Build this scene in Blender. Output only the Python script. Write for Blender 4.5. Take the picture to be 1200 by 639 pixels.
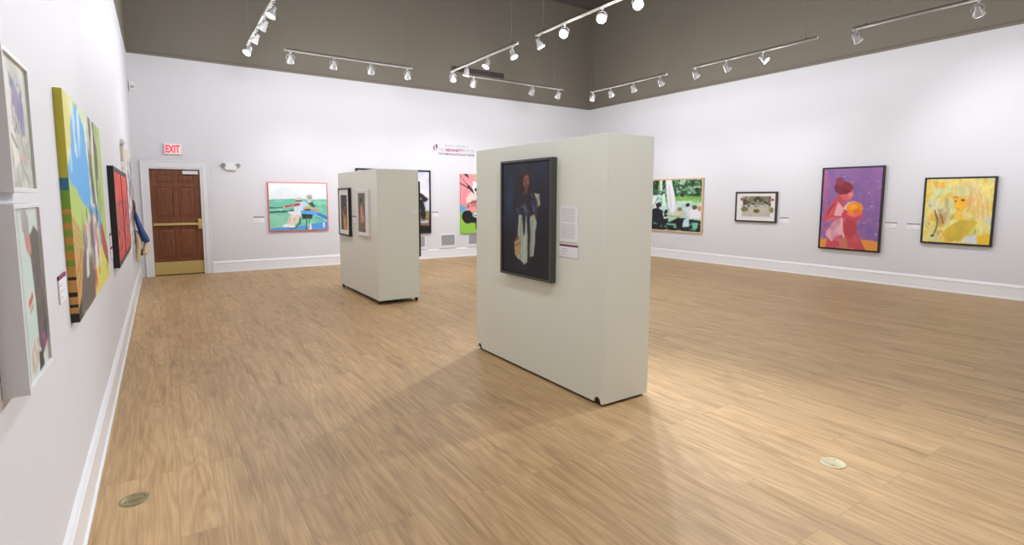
import bpy, bmesh, math, random
import numpy as np
from mathutils import Vector, Matrix, Euler
PI = math.pi
S = bpy.context.scene
C = S.collection
for o in list(bpy.data.objects):
    bpy.data.objects.remove(o)

# ------------------------------------------------------------------ camera
LOOK_YAW, LOOK_PITCH, LOOK_ROLL, FPX, SHIFT = 0.58700, 0.10000, 0.0035, 618.357, -26.05 / 1200
cam = bpy.data.cameras.new('camera')
cam.sensor_width = 36.0
cam.lens = FPX / 1200 * 36
cam.shift_y = SHIFT
cam.clip_start = 0.05
camo = bpy.data.objects.new('camera', cam)
C.objects.link(camo)
cy_, sy_, cp_, sp_ = math.cos(LOOK_YAW), math.sin(LOOK_YAW), math.cos(LOOK_PITCH), math.sin(LOOK_PITCH)
fw = Vector((sy_ * cp_, cy_ * cp_, -sp_)); rt = Vector((cy_, -sy_, 0)); up = rt.cross(fw)
r2 = rt * math.cos(LOOK_ROLL) + up * math.sin(LOOK_ROLL)
u2 = -rt * math.sin(LOOK_ROLL) + up * math.cos(LOOK_ROLL)
camo.matrix_world = Matrix(((r2.x, u2.x, -fw.x, 0), (r2.y, u2.y, -fw.y, 0), (r2.z, u2.z, -fw.z, 1.65), (0, 0, 0, 1)))
S.camera = camo

# ------------------------------------------------------------------ light and exposure
S.view_settings.view_transform = 'Standard'
S.view_settings.look = 'None'
S.view_settings.gamma = 1
S.view_settings.use_curve_mapping = False
S.view_settings.exposure = 0.0
wd = bpy.data.worlds.new('world'); S.world = wd; wd.use_nodes = True
wd.node_tree.nodes['Background'].inputs['Color'].default_value = (0.02, 0.02, 0.022, 1)
wd.node_tree.nodes['Background'].inputs['Strength'].default_value = 0.2
LAMP_COLOUR = (0.93, 0.965, 1.03)
P_WALL = 70.0            # watts of a wall washing head
P_ROOM = 330.0
P_SPILL_FILL = 25.5            # watts of the fill point added below each head, beyond real leakage
LENS_GLOW = 26.0

# ------------------------------------------------------------------ room dimensions
XL, XR, YB, YF = -0.399, 11.618, 13.013, -4.0
HW, HC = 4.449, 7.5
HB = 0.246
TRACK_Z = 4.3

# ------------------------------------------------------------------ colours and materials
def lin(c):
    return tuple(((x / 255) / 12.92 if x / 255 <= 0.04045 else ((x / 255 + 0.055) / 1.055) ** 2.4) for x in c)

def mat(name, col, rough=0.5, metal=0.0, bump=0.0, bscale=60.0, vary=0.0, spec=None, emit=None, trans=0.0):
    m = bpy.data.materials.new(name); m.use_nodes = True
    nt = m.node_tree; b = nt.nodes['Principled BSDF']
    c = (*lin(col), 1) if max(col) > 1.01 else (*col, 1)
    b.inputs['Base Color'].default_value = c
    b.inputs['Roughness'].default_value = rough
    b.inputs['Metallic'].default_value = metal
    if spec is not None:
        b.inputs['Specular IOR Level'].default_value = spec
    if trans:
        b.inputs['Transmission Weight'].default_value = trans
    tc = nt.nodes.new('ShaderNodeTexCoord')
    nz = nt.nodes.new('ShaderNodeTexNoise')
    nz.inputs['Scale'].default_value = bscale; nz.inputs['Detail'].default_value = 4
    nt.links.new(tc.outputs['Object'], nz.inputs['Vector'])
    if vary:
        mx = nt.nodes.new('ShaderNodeMix'); mx.data_type = 'RGBA'
        mx.inputs[6].default_value = tuple(x * (1 - vary) for x in c[:3]) + (1,)
        mx.inputs[7].default_value = tuple(min(1, x * (1 + vary)) for x in c[:3]) + (1,)
        nt.links.new(nz.outputs['Fac'], mx.inputs[0]); nt.links.new(mx.outputs[2], b.inputs['Base Color'])
    if bump:
        bp = nt.nodes.new('ShaderNodeBump'); bp.inputs['Strength'].default_value = bump; bp.inputs['Distance'].default_value = 0.01
        nt.links.new(nz.outputs['Fac'], bp.inputs['Height']); nt.links.new(bp.outputs['Normal'], b.inputs['Normal'])
    if emit:
        b.inputs['Emission Color'].default_value = (*emit[0], 1)
        b.inputs['Emission Strength'].default_value = emit[1]
    return m

M_WALL = mat('white wall paint', (0.725, 0.715, 0.735), 0.6, bump=0.05, bscale=120, vary=0.012)
M_GREY = mat('taupe grey upper wall paint', (0.205, 0.180, 0.140), 0.7, bump=0.05, bscale=110, vary=0.02)
M_CEIL = mat('dark grey ceiling paint', (0.10, 0.092, 0.083), 0.8, vary=0.03)
M_TRIM = mat('white gloss trim paint', (0.86, 0.86, 0.88), 0.35)
M_DTRIM = mat('white door trim paint', (0.80, 0.79, 0.80), 0.4)
M_PED = mat('warm grey pedestal paint', (0.755, 0.765, 0.67), 0.6, bump=0.06, bscale=140, vary=0.02)
M_PEDEDGE = mat('pale pedestal edge', (0.70, 0.68, 0.62), 0.6)
M_DARK = mat('black rubber', (0.012, 0.011, 0.011), 0.5)
M_STEEL = mat('dark steel', (0.12, 0.11, 0.10), 0.4, metal=0.8)
M_BRASS = mat('brass', (0.66, 0.50, 0.20), 0.38, metal=0.75, vary=0.1, bscale=30)
M_KICK = mat('brass kick plate', (0.60, 0.47, 0.18), 0.45, metal=0.6, vary=0.12, bscale=14)
M_BRASS_DULL = mat('dull brass floor plate', (0.33, 0.28, 0.13), 0.35, metal=0.6, vary=0.15, bscale=60)
M_BRASS_PALE = mat('pale brass floor plate', (0.62, 0.56, 0.34), 0.35, metal=0.4, vary=0.12, bscale=60)
M_LAMP = mat('white lamp housing', (0.44, 0.43, 0.42), 0.35)
M_RAIL = mat('off white track rail', (0.36, 0.33, 0.29), 0.45)
M_WIRE = mat('thin steel wire', (0.13, 0.12, 0.105), 0.5, metal=0.3)
M_LENS = mat('lit lamp lens', (0.9, 0.9, 0.9), 0.4, emit=((1, 0.98, 0.96), LENS_GLOW))
M_BLACKF = mat('black frame paint', (0.012, 0.011, 0.012), 0.4)
M_WHITEF = mat('white frame paint', (0.80, 0.79, 0.79), 0.4)
M_BRONZE = mat('dark bronze frame', (0.060, 0.062, 0.055), 0.45, vary=0.15, bscale=40)
M_CORAL = mat('coral canvas edge', lin((222, 96, 92)), 0.6)
M_OAKF = mat('pale oak frame', lin((222, 184, 146)), 0.5, vary=0.08, bscale=30)
M_MAT = mat('white mat board', (0.80, 0.79, 0.77), 0.8)
M_CARD = mat('white label card', (0.84, 0.84, 0.86), 0.6)
M_STRIPE = mat('plum label stripe', lin((122, 24, 84)), 0.5)
M_INK = mat('grey label print', (0.45, 0.45, 0.46), 0.7)
M_PLATE = mat('white plastic', (0.80, 0.80, 0.79), 0.4)
M_GREYP = mat('grey lamp plastic', (0.42, 0.41, 0.38), 0.4)
M_SHADOWG = mat('dark louvre cavity', (0.085, 0.074, 0.06), 0.8)
M_VENT = mat('grey vent slats', (0.36, 0.36, 0.37), 0.5)
M_EXITRED = mat('red exit letters', (0.8, 0.01, 0.03), 0.5, emit=((1.0, 0.03, 0.08), 0.75))
M_EXITFACE = mat('exit sign face', (0.86, 0.78, 0.78), 0.5, emit=((1, 0.78, 0.78), 0.10))
M_MAGENTA = mat('magenta vinyl letters', lin((176, 12, 84)), 0.5)
M_PURPLE = mat('purple vinyl letters', lin((112, 40, 104)), 0.5)
M_PALEINK = mat('pale grey vinyl letters', lin((165, 168, 178)), 0.5)
M_BLACKV = mat('black vinyl', (0.02, 0.02, 0.025), 0.5)

def wood_door():
    m = bpy.data.materials.new('reddish brown door wood'); m.use_nodes = True
    nt = m.node_tree; b = nt.nodes['Principled BSDF']; b.inputs['Roughness'].default_value = 0.42
    tc = nt.nodes.new('ShaderNodeTexCoord'); mp = nt.nodes.new('ShaderNodeMapping'); mp.inputs['Scale'].default_value = (14, 14, 1.2)
    nz = nt.nodes.new('ShaderNodeTexNoise'); nz.inputs['Scale'].default_value = 2.0; nz.inputs['Detail'].default_value = 6; nz.inputs['Distortion'].default_value = 1.2
    cr = nt.nodes.new('ShaderNodeValToRGB')
    cr.color_ramp.elements[0].position = 0.3; cr.color_ramp.elements[0].color = (0.120, 0.034, 0.011, 1)
    cr.color_ramp.elements[1].position = 0.75; cr.color_ramp.elements[1].color = (0.240, 0.074, 0.026, 1)
    nt.links.new(tc.outputs['Object'], mp.inputs[0]); nt.links.new(mp.outputs[0], nz.inputs['Vector'])
    nt.links.new(nz.outputs['Fac'], cr.inputs[0]); nt.links.new(cr.outputs[0], b.inputs['Base Color'])
    return m
M_DOOR = wood_door()

def floor_mat():
    m = bpy.data.materials.new('oak plank floor'); m.use_nodes = True
    nt = m.node_tree; N = nt.nodes; L = nt.links; b = N['Principled BSDF']
    tc = N.new('ShaderNodeTexCoord')
    mp = N.new('ShaderNodeMapping'); mp.inputs['Rotation'].default_value = (0, 0, PI / 2)
    L.new(tc.outputs['Object'], mp.inputs[0])
    br = N.new('ShaderNodeTexBrick'); br.offset = 0.37; br.offset_frequency = 3; br.squash = 1
    br.inputs['Scale'].default_value = 1.0
    br.inputs['Brick Width'].default_value = 1.22; br.inputs['Row Height'].default_value = 0.178
    br.inputs['Mortar Size'].default_value = 0.0012; br.inputs['Mortar Smooth'].default_value = 0.3
    br.inputs['Color1'].default_value = (0, 0, 0, 1); br.inputs['Color2'].default_value = (1, 1, 1, 1); br.inputs['Mortar'].default_value = (0.5, 0.5, 0.5, 1)
    L.new(mp.outputs[0], br.inputs['Vector'])
    # grain stretched along the plank, shifted per plank
    sc = N.new('ShaderNodeVectorMath'); sc.operation = 'MULTIPLY'; sc.inputs[1].default_value = (9.0, 0.5, 1)
    L.new(tc.outputs['Object'], sc.inputs[0])
    off = N.new('ShaderNodeVectorMath'); off.operation = 'MULTIPLY_ADD'
    off.inputs[1].default_value = (37.0, 53.0, 11.0)
    L.new(br.outputs['Color'], off.inputs[0]); L.new(sc.outputs[0], off.inputs[2])
    g = N.new('ShaderNodeTexNoise'); g.inputs['Scale'].default_value = 1.7; g.inputs['Detail'].default_value = 7; g.inputs['Roughness'].default_value = 0.62; g.inputs['Distortion'].default_value = 1.1
    L.new(off.outputs[0], g.inputs['Vector'])
    sc2 = N.new('ShaderNodeVectorMath'); sc2.operation = 'MULTIPLY'; sc2.inputs[1].default_value = (70.0, 2.2, 1)
    L.new(tc.outputs['Object'], sc2.inputs[0])
    g2 = N.new('ShaderNodeTexNoise'); g2.inputs['Scale'].default_value = 1.6; g2.inputs['Detail'].default_value = 3
    L.new(sc2.outputs[0], g2.inputs['Vector'])
    cr = N.new('ShaderNodeValToRGB'); e = cr.color_ramp.elements
    e[0].position = 0.18; e[0].color = (0.33, 0.190, 0.080, 1)
    e[1].position = 0.85; e[1].color = (0.64, 0.430, 0.230, 1)
    x = e.new(0.46); x.color = (0.51, 0.325, 0.155, 1)
    L.new(g.outputs['Fac'], cr.inputs[0])
    # growth rings (cathedral figure) and darker flecks
    sc3 = N.new('ShaderNodeVectorMath'); sc3.operation = 'MULTIPLY_ADD'; sc3.inputs[1].default_value = (61.0, 29.0, 5.0)
    sc3b = N.new('ShaderNodeVectorMath'); sc3b.operation = 'MULTIPLY'; sc3b.inputs[1].default_value = (7.0, 0.75, 1)
    L.new(tc.outputs['Object'], sc3b.inputs[0]); L.new(br.outputs['Color'], sc3.inputs[0]); L.new(sc3b.outputs[0], sc3.inputs[2])
    g3 = N.new('ShaderNodeTexNoise'); g3.inputs['Scale'].default_value = 1.0; g3.inputs['Detail'].default_value = 1.5; g3.inputs['Distortion'].default_value = 0.3
    L.new(sc3.outputs[0], g3.inputs['Vector'])
    rm = N.new('ShaderNodeMath'); rm.operation = 'MULTIPLY'; rm.inputs[1].default_value = 62.0; L.new(g3.outputs['Fac'], rm.inputs[0])
    rs_ = N.new('ShaderNodeMath'); rs_.operation = 'SINE'; L.new(rm.outputs[0], rs_.inputs[0])
    rg = N.new('ShaderNodeMapRange'); rg.inputs[1].default_value = -1; rg.inputs[3].default_value = 0.90; rg.inputs[4].default_value = 1.05; L.new(rs_.outputs[0], rg.inputs[0])
    sc4 = N.new('ShaderNodeVectorMath'); sc4.operation = 'MULTIPLY'; sc4.inputs[1].default_value = (11.0, 1.6, 1); L.new(tc.outputs['Object'], sc4.inputs[0])
    g4 = N.new('ShaderNodeTexNoise'); g4.inputs['Scale'].default_value = 0.8; g4.inputs['Detail'].default_value = 4; L.new(sc4.outputs[0], g4.inputs['Vector'])
    fk = N.new('ShaderNodeMapRange'); fk.inputs[1].default_value = 0.58; fk.inputs[2].default_value = 0.72; fk.inputs[3].default_value = 1.0; fk.inputs[4].default_value = 0.76; L.new(g4.outputs['Fac'], fk.inputs[0])
    mk = N.new('ShaderNodeMath'); mk.operation = 'MULTIPLY'; L.new(rg.outputs[0], mk.inputs[0]); L.new(fk.outputs[0], mk.inputs[1])
    # per plank tone
    mr = N.new('ShaderNodeMapRange'); mr.inputs[3].default_value = 0.92; mr.inputs[4].default_value = 1.06
    L.new(br.outputs['Color'], mr.inputs[0])
    fr = N.new('ShaderNodeMapRange'); fr.inputs[1].default_value = 0.3; fr.inputs[2].default_value = 0.7; fr.inputs[3].default_value = 0.88; fr.inputs[4].default_value = 1.10
    L.new(g2.outputs['Fac'], fr.inputs[0])
    mu = N.new('ShaderNodeMath'); mu.operation = 'MULTIPLY'; L.new(mr.outputs[0], mu.inputs[0]); L.new(fr.outputs[0], mu.inputs[1])
    mu0 = mu; mu = N.new('ShaderNodeMath'); mu.operation = 'MULTIPLY'; L.new(mu0.outputs[0], mu.inputs[0]); L.new(mk.outputs[0], mu.inputs[1])
    vm = N.new('ShaderNodeVectorMath'); vm.operation = 'SCALE'; L.new(cr.outputs[0], vm.inputs[0]); L.new(mu.outputs[0], vm.inputs['Scale'])
    mo = N.new('ShaderNodeMix'); mo.data_type = 'RGBA'; mo.inputs[7].default_value = (0.20, 0.115, 0.06, 1)
    mf = N.new('ShaderNodeMath'); mf.operation = 'MULTIPLY'; mf.inputs[1].default_value = 0.6; L.new(br.outputs['Fac'], mf.inputs[0])
    L.new(mf.outputs[0], mo.inputs[0]); L.new(vm.outputs[0], mo.inputs[6]); L.new(mo.outputs[2], b.inputs['Base Color'])
    rr = N.new('ShaderNodeMapRange'); rr.inputs[3].default_value = 0.42; rr.inputs[4].default_value = 0.56
    L.new(g.outputs['Fac'], rr.inputs[0]); L.new(rr.outputs[0], b.inputs['Roughness'])
    bp = N.new('ShaderNodeBump'); bp.inputs['Strength'].default_value = 0.10; bp.inputs['Distance'].default_value = 0.004
    L.new(g2.outputs['Fac'], bp.inputs['Height']); L.new(bp.outputs[0], b.inputs['Normal'])
    b.inputs['Specular IOR Level'].default_value = 0.36
    return m
M_FLOOR = floor_mat()

def paint_mat():
    m = bpy.data.materials.new('artist paint'); m.use_nodes = True
    nt = m.node_tree; b = nt.nodes['Principled BSDF']; b.inputs['Roughness'].default_value = 0.55
    a = nt.nodes.new('ShaderNodeVertexColor'); a.layer_name = 'paint'
    nt.links.new(a.outputs[0], b.inputs['Base Color'])
    tc = nt.nodes.new('ShaderNodeTexCoord'); nz = nt.nodes.new('ShaderNodeTexNoise'); nz.inputs['Scale'].default_value = 90
    bp = nt.nodes.new('ShaderNodeBump'); bp.inputs['Strength'].default_value = 0.12; bp.inputs['Distance'].default_value = 0.004
    nt.links.new(tc.outputs['Object'], nz.inputs['Vector']); nt.links.new(nz.outputs['Fac'], bp.inputs['Height']); nt.links.new(bp.outputs[0], b.inputs['Normal'])
    return m
M_PAINT = paint_mat()

# ------------------------------------------------------------------ mesh helpers
def bx(bm, x0, x1, y0, y1, z0, z1, mi=0):
    vs = [bm.verts.new((x, y, z)) for x in (x0, x1) for y in (y0, y1) for z in (z0, z1)]
    fs = []
    for q in ((0, 1, 3, 2), (4, 6, 7, 5), (0, 4, 5, 1), (2, 3, 7, 6), (0, 2, 6, 4), (1, 5, 7, 3)):
        f = bm.faces.new([vs[i] for i in q]); f.material_index = mi; fs.append(f)
    return vs

def prism(bm, pts, y0, y1, mi=0, axis='y'):
    """outline pts (a, b) extruded between y0 and y1 along the axis"""
    def P(a, b, t):
        return {'y': (a, t, b), 'x': (t, a, b), 'z': (a, b, t)}[axis]
    A = [bm.verts.new(P(a, b, y0)) for a, b in pts]; B = [bm.verts.new(P(a, b, y1)) for a, b in pts]
    n = len(pts)
    fs = [bm.faces.new(A), bm.faces.new(B[::-1])]
    for i in range(n):
        fs.append(bm.faces.new((A[i], B[i], B[(i + 1) % n], A[(i + 1) % n])))
    for f in fs: f.material_index = mi
    bmesh.ops.recalc_face_normals(bm, faces=fs)

def tube(bm, pts, r, n=10, mi=0, closed=False):
    rings = []; m = len(pts)
    for i, p in enumerate(pts):
        p = Vector(p)
        if closed: d = Vector(pts[(i + 1) % m]) - Vector(pts[i - 1])
        else: d = Vector(pts[min(i + 1, m - 1)]) - Vector(pts[max(i - 1, 0)])
        d.normalize(); a = d.orthogonal().normalized() if abs(d.y) > 0.99 else d.cross(Vector((0, 1, 0))).normalized(); b = d.cross(a)
        rr = r[i] if isinstance(r, (list, tuple)) else r
        rings.append([bm.verts.new(p + (a * math.cos(2 * PI * k / n) + b * math.sin(2 * PI * k / n)) * rr) for k in range(n)])
    for i in range(m if closed else m - 1):
        A, B = rings[i], rings[(i + 1) % m]
        for k in range(n):
            f = bm.faces.new((A[k], A[(k + 1) % n], B[(k + 1) % n], B[k])); f.material_index = mi; f.smooth = True
    if not closed:
        for R_, rev in ((rings[0], 1), (rings[-1], 0)):
            f = bm.faces.new(R_[::-1] if rev else R_); f.material_index = mi

def lathe(bm, prof, n=24, mi=0, c=(0, 0), cap=True):
    rings = [[bm.verts.new((c[0] + r * math.cos(2 * PI * k / n), c[1] + r * math.sin(2 * PI * k / n), z)) for k in range(n)] for r, z in prof]
    for A, B in zip(rings, rings[1:]):
        for k in range(n):
            f = bm.faces.new((A[k], A[(k + 1) % n], B[(k + 1) % n], B[k])); f.material_index = mi; f.smooth = True
    if cap:
        bm.faces.new(rings[0][::-1]).material_index = mi; bm.faces.new(rings[-1]).material_index = mi

def obj(name, bm, m, parent=None, loc=None, bevel=0.0):
    bmesh.ops.recalc_face_normals(bm, faces=bm.faces[:])
    me = bpy.data.meshes.new(name); bm.to_mesh(me); bm.free()
    for x in (m if isinstance(m, (list, tuple)) else [m]): me.materials.append(x)
    o = bpy.data.objects.new(name, me); C.objects.link(o)
    if parent: o.parent = parent
    if loc: o.location = loc
    if bevel:
        bv = o.modifiers.new('bevel', 'BEVEL'); bv.width = bevel; bv.segments = 2; bv.limit_method = 'ANGLE'
    return o

def tag(o, label, cat, group=None):
    o['label'] = label; o['category'] = cat
    if group: o['group'] = group
    return o

def thing(name, label, cat, loc=(0, 0, 0), rotz=0.0, group=None):
    o = bpy.data.objects.new(name, None); C.objects.link(o)
    o.location = loc; o.rotation_euler = (0, 0, rotz); o.empty_display_size = 0.1
    return tag(o, label, cat, group)

def struct(name, bm, m, parent=None, bevel=0.0):
    o = obj(name, bm, m, parent, bevel=bevel)
    if parent is None: o['kind'] = 'structure'
    return o

# ------------------------------------------------------------------ room shell
T = 0.2
bm = bmesh.new(); bx(bm, XL - T, XR + T, YF - T, YB + T, -0.12, 0.0); struct('floor', bm, M_FLOOR)
bm = bmesh.new(); bx(bm, XL - T, XR + T, YF - T, YB + T, HC, HC + 0.15); struct('ceiling', bm, M_CEIL)
DX0, DX1, DZ1 = -0.175, 0.775, 2.235       # door opening
bm = bmesh.new()
bx(bm, XL - T, DX0, YB, YB + T, 0, HW); bx(bm, DX1, XR + T, YB, YB + T, 0, HW); bx(bm, DX0, DX1, YB, YB + T, DZ1, HW)
bx(bm, XL - T, XR + T, YB, YB + T, HW, HC, 1)
struct('wall_back', bm, [M_WALL, M_GREY])
bm = bmesh.new(); bx(bm, XL - T, XL, YF, YB, 0, HW); bx(bm, XL - T, XL, YF, YB, HW, HC, 1); struct('wall_left', bm, [M_WALL, M_GREY])
bm = bmesh.new(); bx(bm, XR, XR + T, YF, YB, 0, HW); bx(bm, XR, XR + T, YF, YB, HW, HC, 1); struct('wall_right', bm, [M_WALL, M_GREY])
bm = bmesh.new(); bx(bm, XL - T, XR + T, YF - T, YF, 0, HW); bx(bm, XL - T, XR + T, YF - T, YF, HW, HC, 1); struct('wall_front', bm, [M_WALL, M_GREY])

def strip(name, prof, ax, w, side, a0, a1, m):
    """profile (out, z) run along a wall; ax = wall normal axis, w its position, side = direction into the room"""
    bm = bmesh.new()
    if ax == 'y': prism(bm, [(w + side * o, z) for o, z in prof], a0, a1, axis='x')
    else: prism(bm, [(w + side * o, z) for o, z in prof], a0, a1, axis='y')
    struct(name, bm, m)
BASE = [(0, 0), (0.028, 0), (0.028, 0.018), (0.018, 0.028), (0.018, HB - 0.055), (0.022, HB - 0.050), (0.024, HB - 0.035), (0.016, HB - 0.022), (0.016, HB - 0.012), (0.008, HB), (0, HB)]
strip('baseboard_back', BASE, 'y', YB, -1, 0.895, XR, M_TRIM)
strip('baseboard_left', BASE, 'x', XL, 1, YF, YB, M_TRIM)
strip('baseboard_right', BASE, 'x', XR, -1, YF, YB, M_TRIM)
strip('baseboard_front', BASE, 'y', YF, 1, XL + 0.028, XR - 0.028, M_TRIM)
LEDGE = [(0, HW - 0.012), (0.018, HW - 0.012), (0.022, HW + 0.03), (0.012, HW + 0.05), (0, HW + 0.05)]
strip('trim_1', LEDGE, 'y', YB, -1, XL, XR, M_GREY)
strip('trim_2', LEDGE, 'x', XL, 1, YF, YB, M_GREY)
strip('trim_3', LEDGE, 'x', XR, -1, YF, YB, M_GREY)
strip('trim_4', LEDGE, 'y', YF, 1, XL, XR, M_GREY)

# door casing, jamb and the door itself
bm = bmesh.new()
for off, w in ((0.022, 0.125), (0.034, 0.03)):      # flat board with a raised outer band
    a0, a1, zt = DX0 - 0.125, DX1 + 0.125, DZ1 + 0.145
    if w > 0.1:
        bx(bm, a0, DX0, YB - off, YB, 0, zt); bx(bm, DX1, a1, YB - off, YB, 0, zt); bx(bm, DX0, DX1, YB - off, YB, DZ1, zt)
    else:
        bx(bm, a0, a0 + w, YB - off, YB, 0, zt); bx(bm, a1 - w, a1, YB - off, YB, 0, zt); bx(bm, a0 + w, a1 - w, YB - off, YB, zt - w, zt)
bx(bm, DX0, DX0 + 0.02, YB - 0.005, YB + T, 0, DZ1); bx(bm, DX1 - 0.045, DX1, YB - 0.005, YB + T, 0, DZ1); bx(bm, DX0 + 0.02, DX1 - 0.045, YB - 0.005, YB + T, DZ1 - 0.03, DZ1)
struct('trim_5', bm, M_DTRIM, bevel=0.003)
LX0, LX1, LZ0, LZ1, LY = DX0 + 0.022, DX1 - 0.047, 0.012, DZ1 - 0.033, YB + 0.045
bm = bmesh.new(); bx(bm, LX0, LX1, LY, LY + 0.045, LZ0, LZ1)
door = struct('door_1', bm, M_DOOR)
door['label'] = 'reddish brown panelled exit door with brass bar'
cx = (LX0 + LX1) / 2; w2 = 0.105
for z0, z1 in ((1.93, 2.10), (1.22, 1.84), (0.36, 0.98)):
    for a0, a1 in ((LX0 + w2, cx - 0.045), (cx + 0.045, LX1 - w2)):
        bm = bmesh.new()
        vo = [(a0, z0), (a1, z0), (a1, z1), (a0, z1)]
        def ring(i, y): return [bm.verts.new((a0 + i if k in (0, 3) else a1 - i, y, z0 + i if k in (0, 1) else z1 - i)) for k in range(4)]
        rs = [ring(0, LY), ring(0.008, LY - 0.010), ring(0.016, LY - 0.002), ring(0.035, LY - 0.002), ring(0.055, LY - 0.009)]
        for A, B in zip(rs, rs[1:]):
            for k in range(4): bm.faces.new((A[k], A[(k + 1) % 4], B[(k + 1) % 4], B[k]))
        bm.faces.new(rs[-1])
        obj('door_panel', bm, M_DOOR, door)
bm = bmesh.new(); bx(bm, LX0 + 0.004, LX1 - 0.002, LY - 0.004, LY + 0.001, LZ0 + 0.01, 0.285); obj('kick_plate', bm, M_KICK, door)
bm = bmesh.new()
bx(bm, LX0 + 0.02, LX1 - 0.075, LY - 0.065, LY - 0.030, 1.045, 1.095)
bx(bm, LX0 + 0.02, LX0 + 0.06, LY - 0.035, LY, 1.05, 1.09); bx(bm, LX1 - 0.15, LX1 - 0.11, LY - 0.035, LY, 1.05, 1.09)
obj('push_bar', bm, M_BRASS, door, bevel=0.006)
bm = bmesh.new(); bx(bm, LX1 - 0.078, LX1 - 0.004, LY - 0.075, LY, 0.965, 1.175); bx(bm, LX1 - 0.06, LX1 - 0.022, LY - 0.085, LY - 0.07, 1.0, 1.14)
obj('latch_case', bm, M_BRASS, door, bevel=0.006)
bm = bmesh.new(); bx(bm, 0.42, 0.70, LY - 0.055, LY, LZ1 - 0.095, LZ1 - 0.025)
bx(bm, 0.52, 0.57, LY - 0.07, LY - 0.055, LZ1 - 0.05, LZ1 - 0.03)
obj('door_closer', bm, M_PLATE, door, bevel=0.006)

# long slot grille high on the grey wall
bm = bmesh.new(); bx(bm, 6.69, 8.35, YB - 0.004, YB + 0.001, 5.015, 5.155)
g = thing('slot_vent', 'long dark slot grille high on the grey wall above the back lighting track', 'vent', (7.52, YB, 5.0))
def local(o, p): o.parent = p; o.matrix_parent_inverse = Matrix.Translation(Vector(p.location)).inverted(); return o
local(obj('backing', bm, M_SHADOWG), g)
bm = bmesh.new()
for i in range(24):
    x = 6.70 + i * 0.0695
    bx(bm, x, x + 0.028, YB - 0.018, YB - 0.004, 5.02, 5.15)
local(obj('slats', bm, M_STEEL), g)
bm = bmesh.new()
bx(bm, 6.66, 8.38, YB - 0.02, YB, 5.155, 5.18); bx(bm, 6.66, 8.38, YB - 0.02, YB, 4.99, 5.015)
bx(bm, 6.66, 6.69, YB - 0.02, YB, 5.015, 5.155); bx(bm, 8.35, 8.38, YB - 0.02, YB, 5.015, 5.155)
local(obj('frame', bm, M_GREY), g)

# three low wall vents behind the pedestals
def low_vent(x0, x1, label):
    r = thing('wall_vent', label, 'vent', ((x0 + x1) / 2, YB, 0.30), 0, 'low white wall vents')
    w = (x1 - x0) / 2
    bm = bmesh.new()
    bx(bm, -w, w, -0.012, 0, 0.0, 0.035); bx(bm, -w, w, -0.012, 0, 0.315, 0.35)
    bx(bm, -w, -w + 0.03, -0.012, 0, 0.035, 0.315); bx(bm, w - 0.03, w, -0.012, 0, 0.035, 0.315)
    obj('frame', bm, M_PLATE, r)
    bm = bmesh.new(); bx(bm, -w + 0.03, w - 0.03, -0.002, 0, 0.035, 0.315); obj('backing', bm, M_GREYP, r)
    bm = bmesh.new()
    for i in range(14):
        z = 0.042 + i * 0.0195
        prism(bm, [(-0.010, z), (-0.008, z), (-0.003, z + 0.012), (-0.005, z + 0.012)], -w + 0.03, w - 0.03, axis='x')
    obj('louvres', bm, M_VENT, r)
    bm = bmesh.new(); bx(bm, -w - 0.03, w + 0.03, -0.035, 0, -0.045, -0.015); obj('lip', bm, M_PLATE, r, bevel=0.003)
low_vent(5.42, 5.88, 'white louvred vent low on back wall beneath the tall black framed painting')
low_vent(6.31, 6.77, 'white louvred vent low on back wall, in the open between two paintings')
low_vent(7.16, 7.62, 'white louvred vent low on back wall beneath the pink and green canvas')

# ------------------------------------------------------------------ small things on the back wall
def text_bm(bm, txt, x, z, height, width, y, depth, mi, bold=0.0, font_space=1.0):
    cu = bpy.data.curves.new('t', 'FONT'); cu.body = txt; cu.size = 1; cu.offset = bold; cu.extrude = 0; cu.space_character = font_space
    cu.resolution_u = 3
    to = bpy.data.objects.new('t', cu); C.objects.link(to)
    dg = bpy.context.evaluated_depsgraph_get(); me = bpy.data.meshes.new_from_object(to.evaluated_get(dg))
    bpy.data.objects.remove(to); bpy.data.curves.remove(cu)
    co = np.array([v.co[:] for v in me.vertices]); mn, mx = co.min(0), co.max(0)
    vs = [bm.verts.new((x + (c[0] - mn[0]) / (mx[0] - mn[0]) * width, y, z + (c[1] - mn[1]) / (mx[1] - mn[1]) * height)) for c in co]
    fs = []
    for p in me.polygons:
        try:
            f = bm.faces.new([vs[i] for i in p.vertices]); f.material_index = mi; fs.append(f)
        except ValueError: pass
    ex = bmesh.ops.extrude_face_region(bm, geom=fs)
    bmesh.ops.translate(bm, verts=[v for v in ex['geom'] if isinstance(v, bmesh.types.BMVert)], vec=(0, -depth, 0))
    for f in ex['geom']:
        if isinstance(f, bmesh.types.BMFace): f.material_index = mi
    bpy.data.meshes.remove(me)

e = thing('exit_sign', 'white exit sign with glowing red letters above the brown door', 'sign', (0.28, YB, 2.50))
bm = bmesh.new(); bx(bm, -0.155, 0.155, -0.055, 0, 0, 0.225); obj('housing', bm, M_PLATE, e, bevel=0.008)
bm = bmesh.new(); bx(bm, -0.14, 0.14, -0.058, -0.054, 0.015, 0.21); obj('sign_face', bm, M_EXITFACE, e)
bm = bmesh.new(); text_bm(bm, 'EXIT', -0.125, 0.035, 0.155, 0.245, -0.0585, 0.004, 0, bold=0.025); obj('lettering', bm, M_EXITRED, e)

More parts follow.
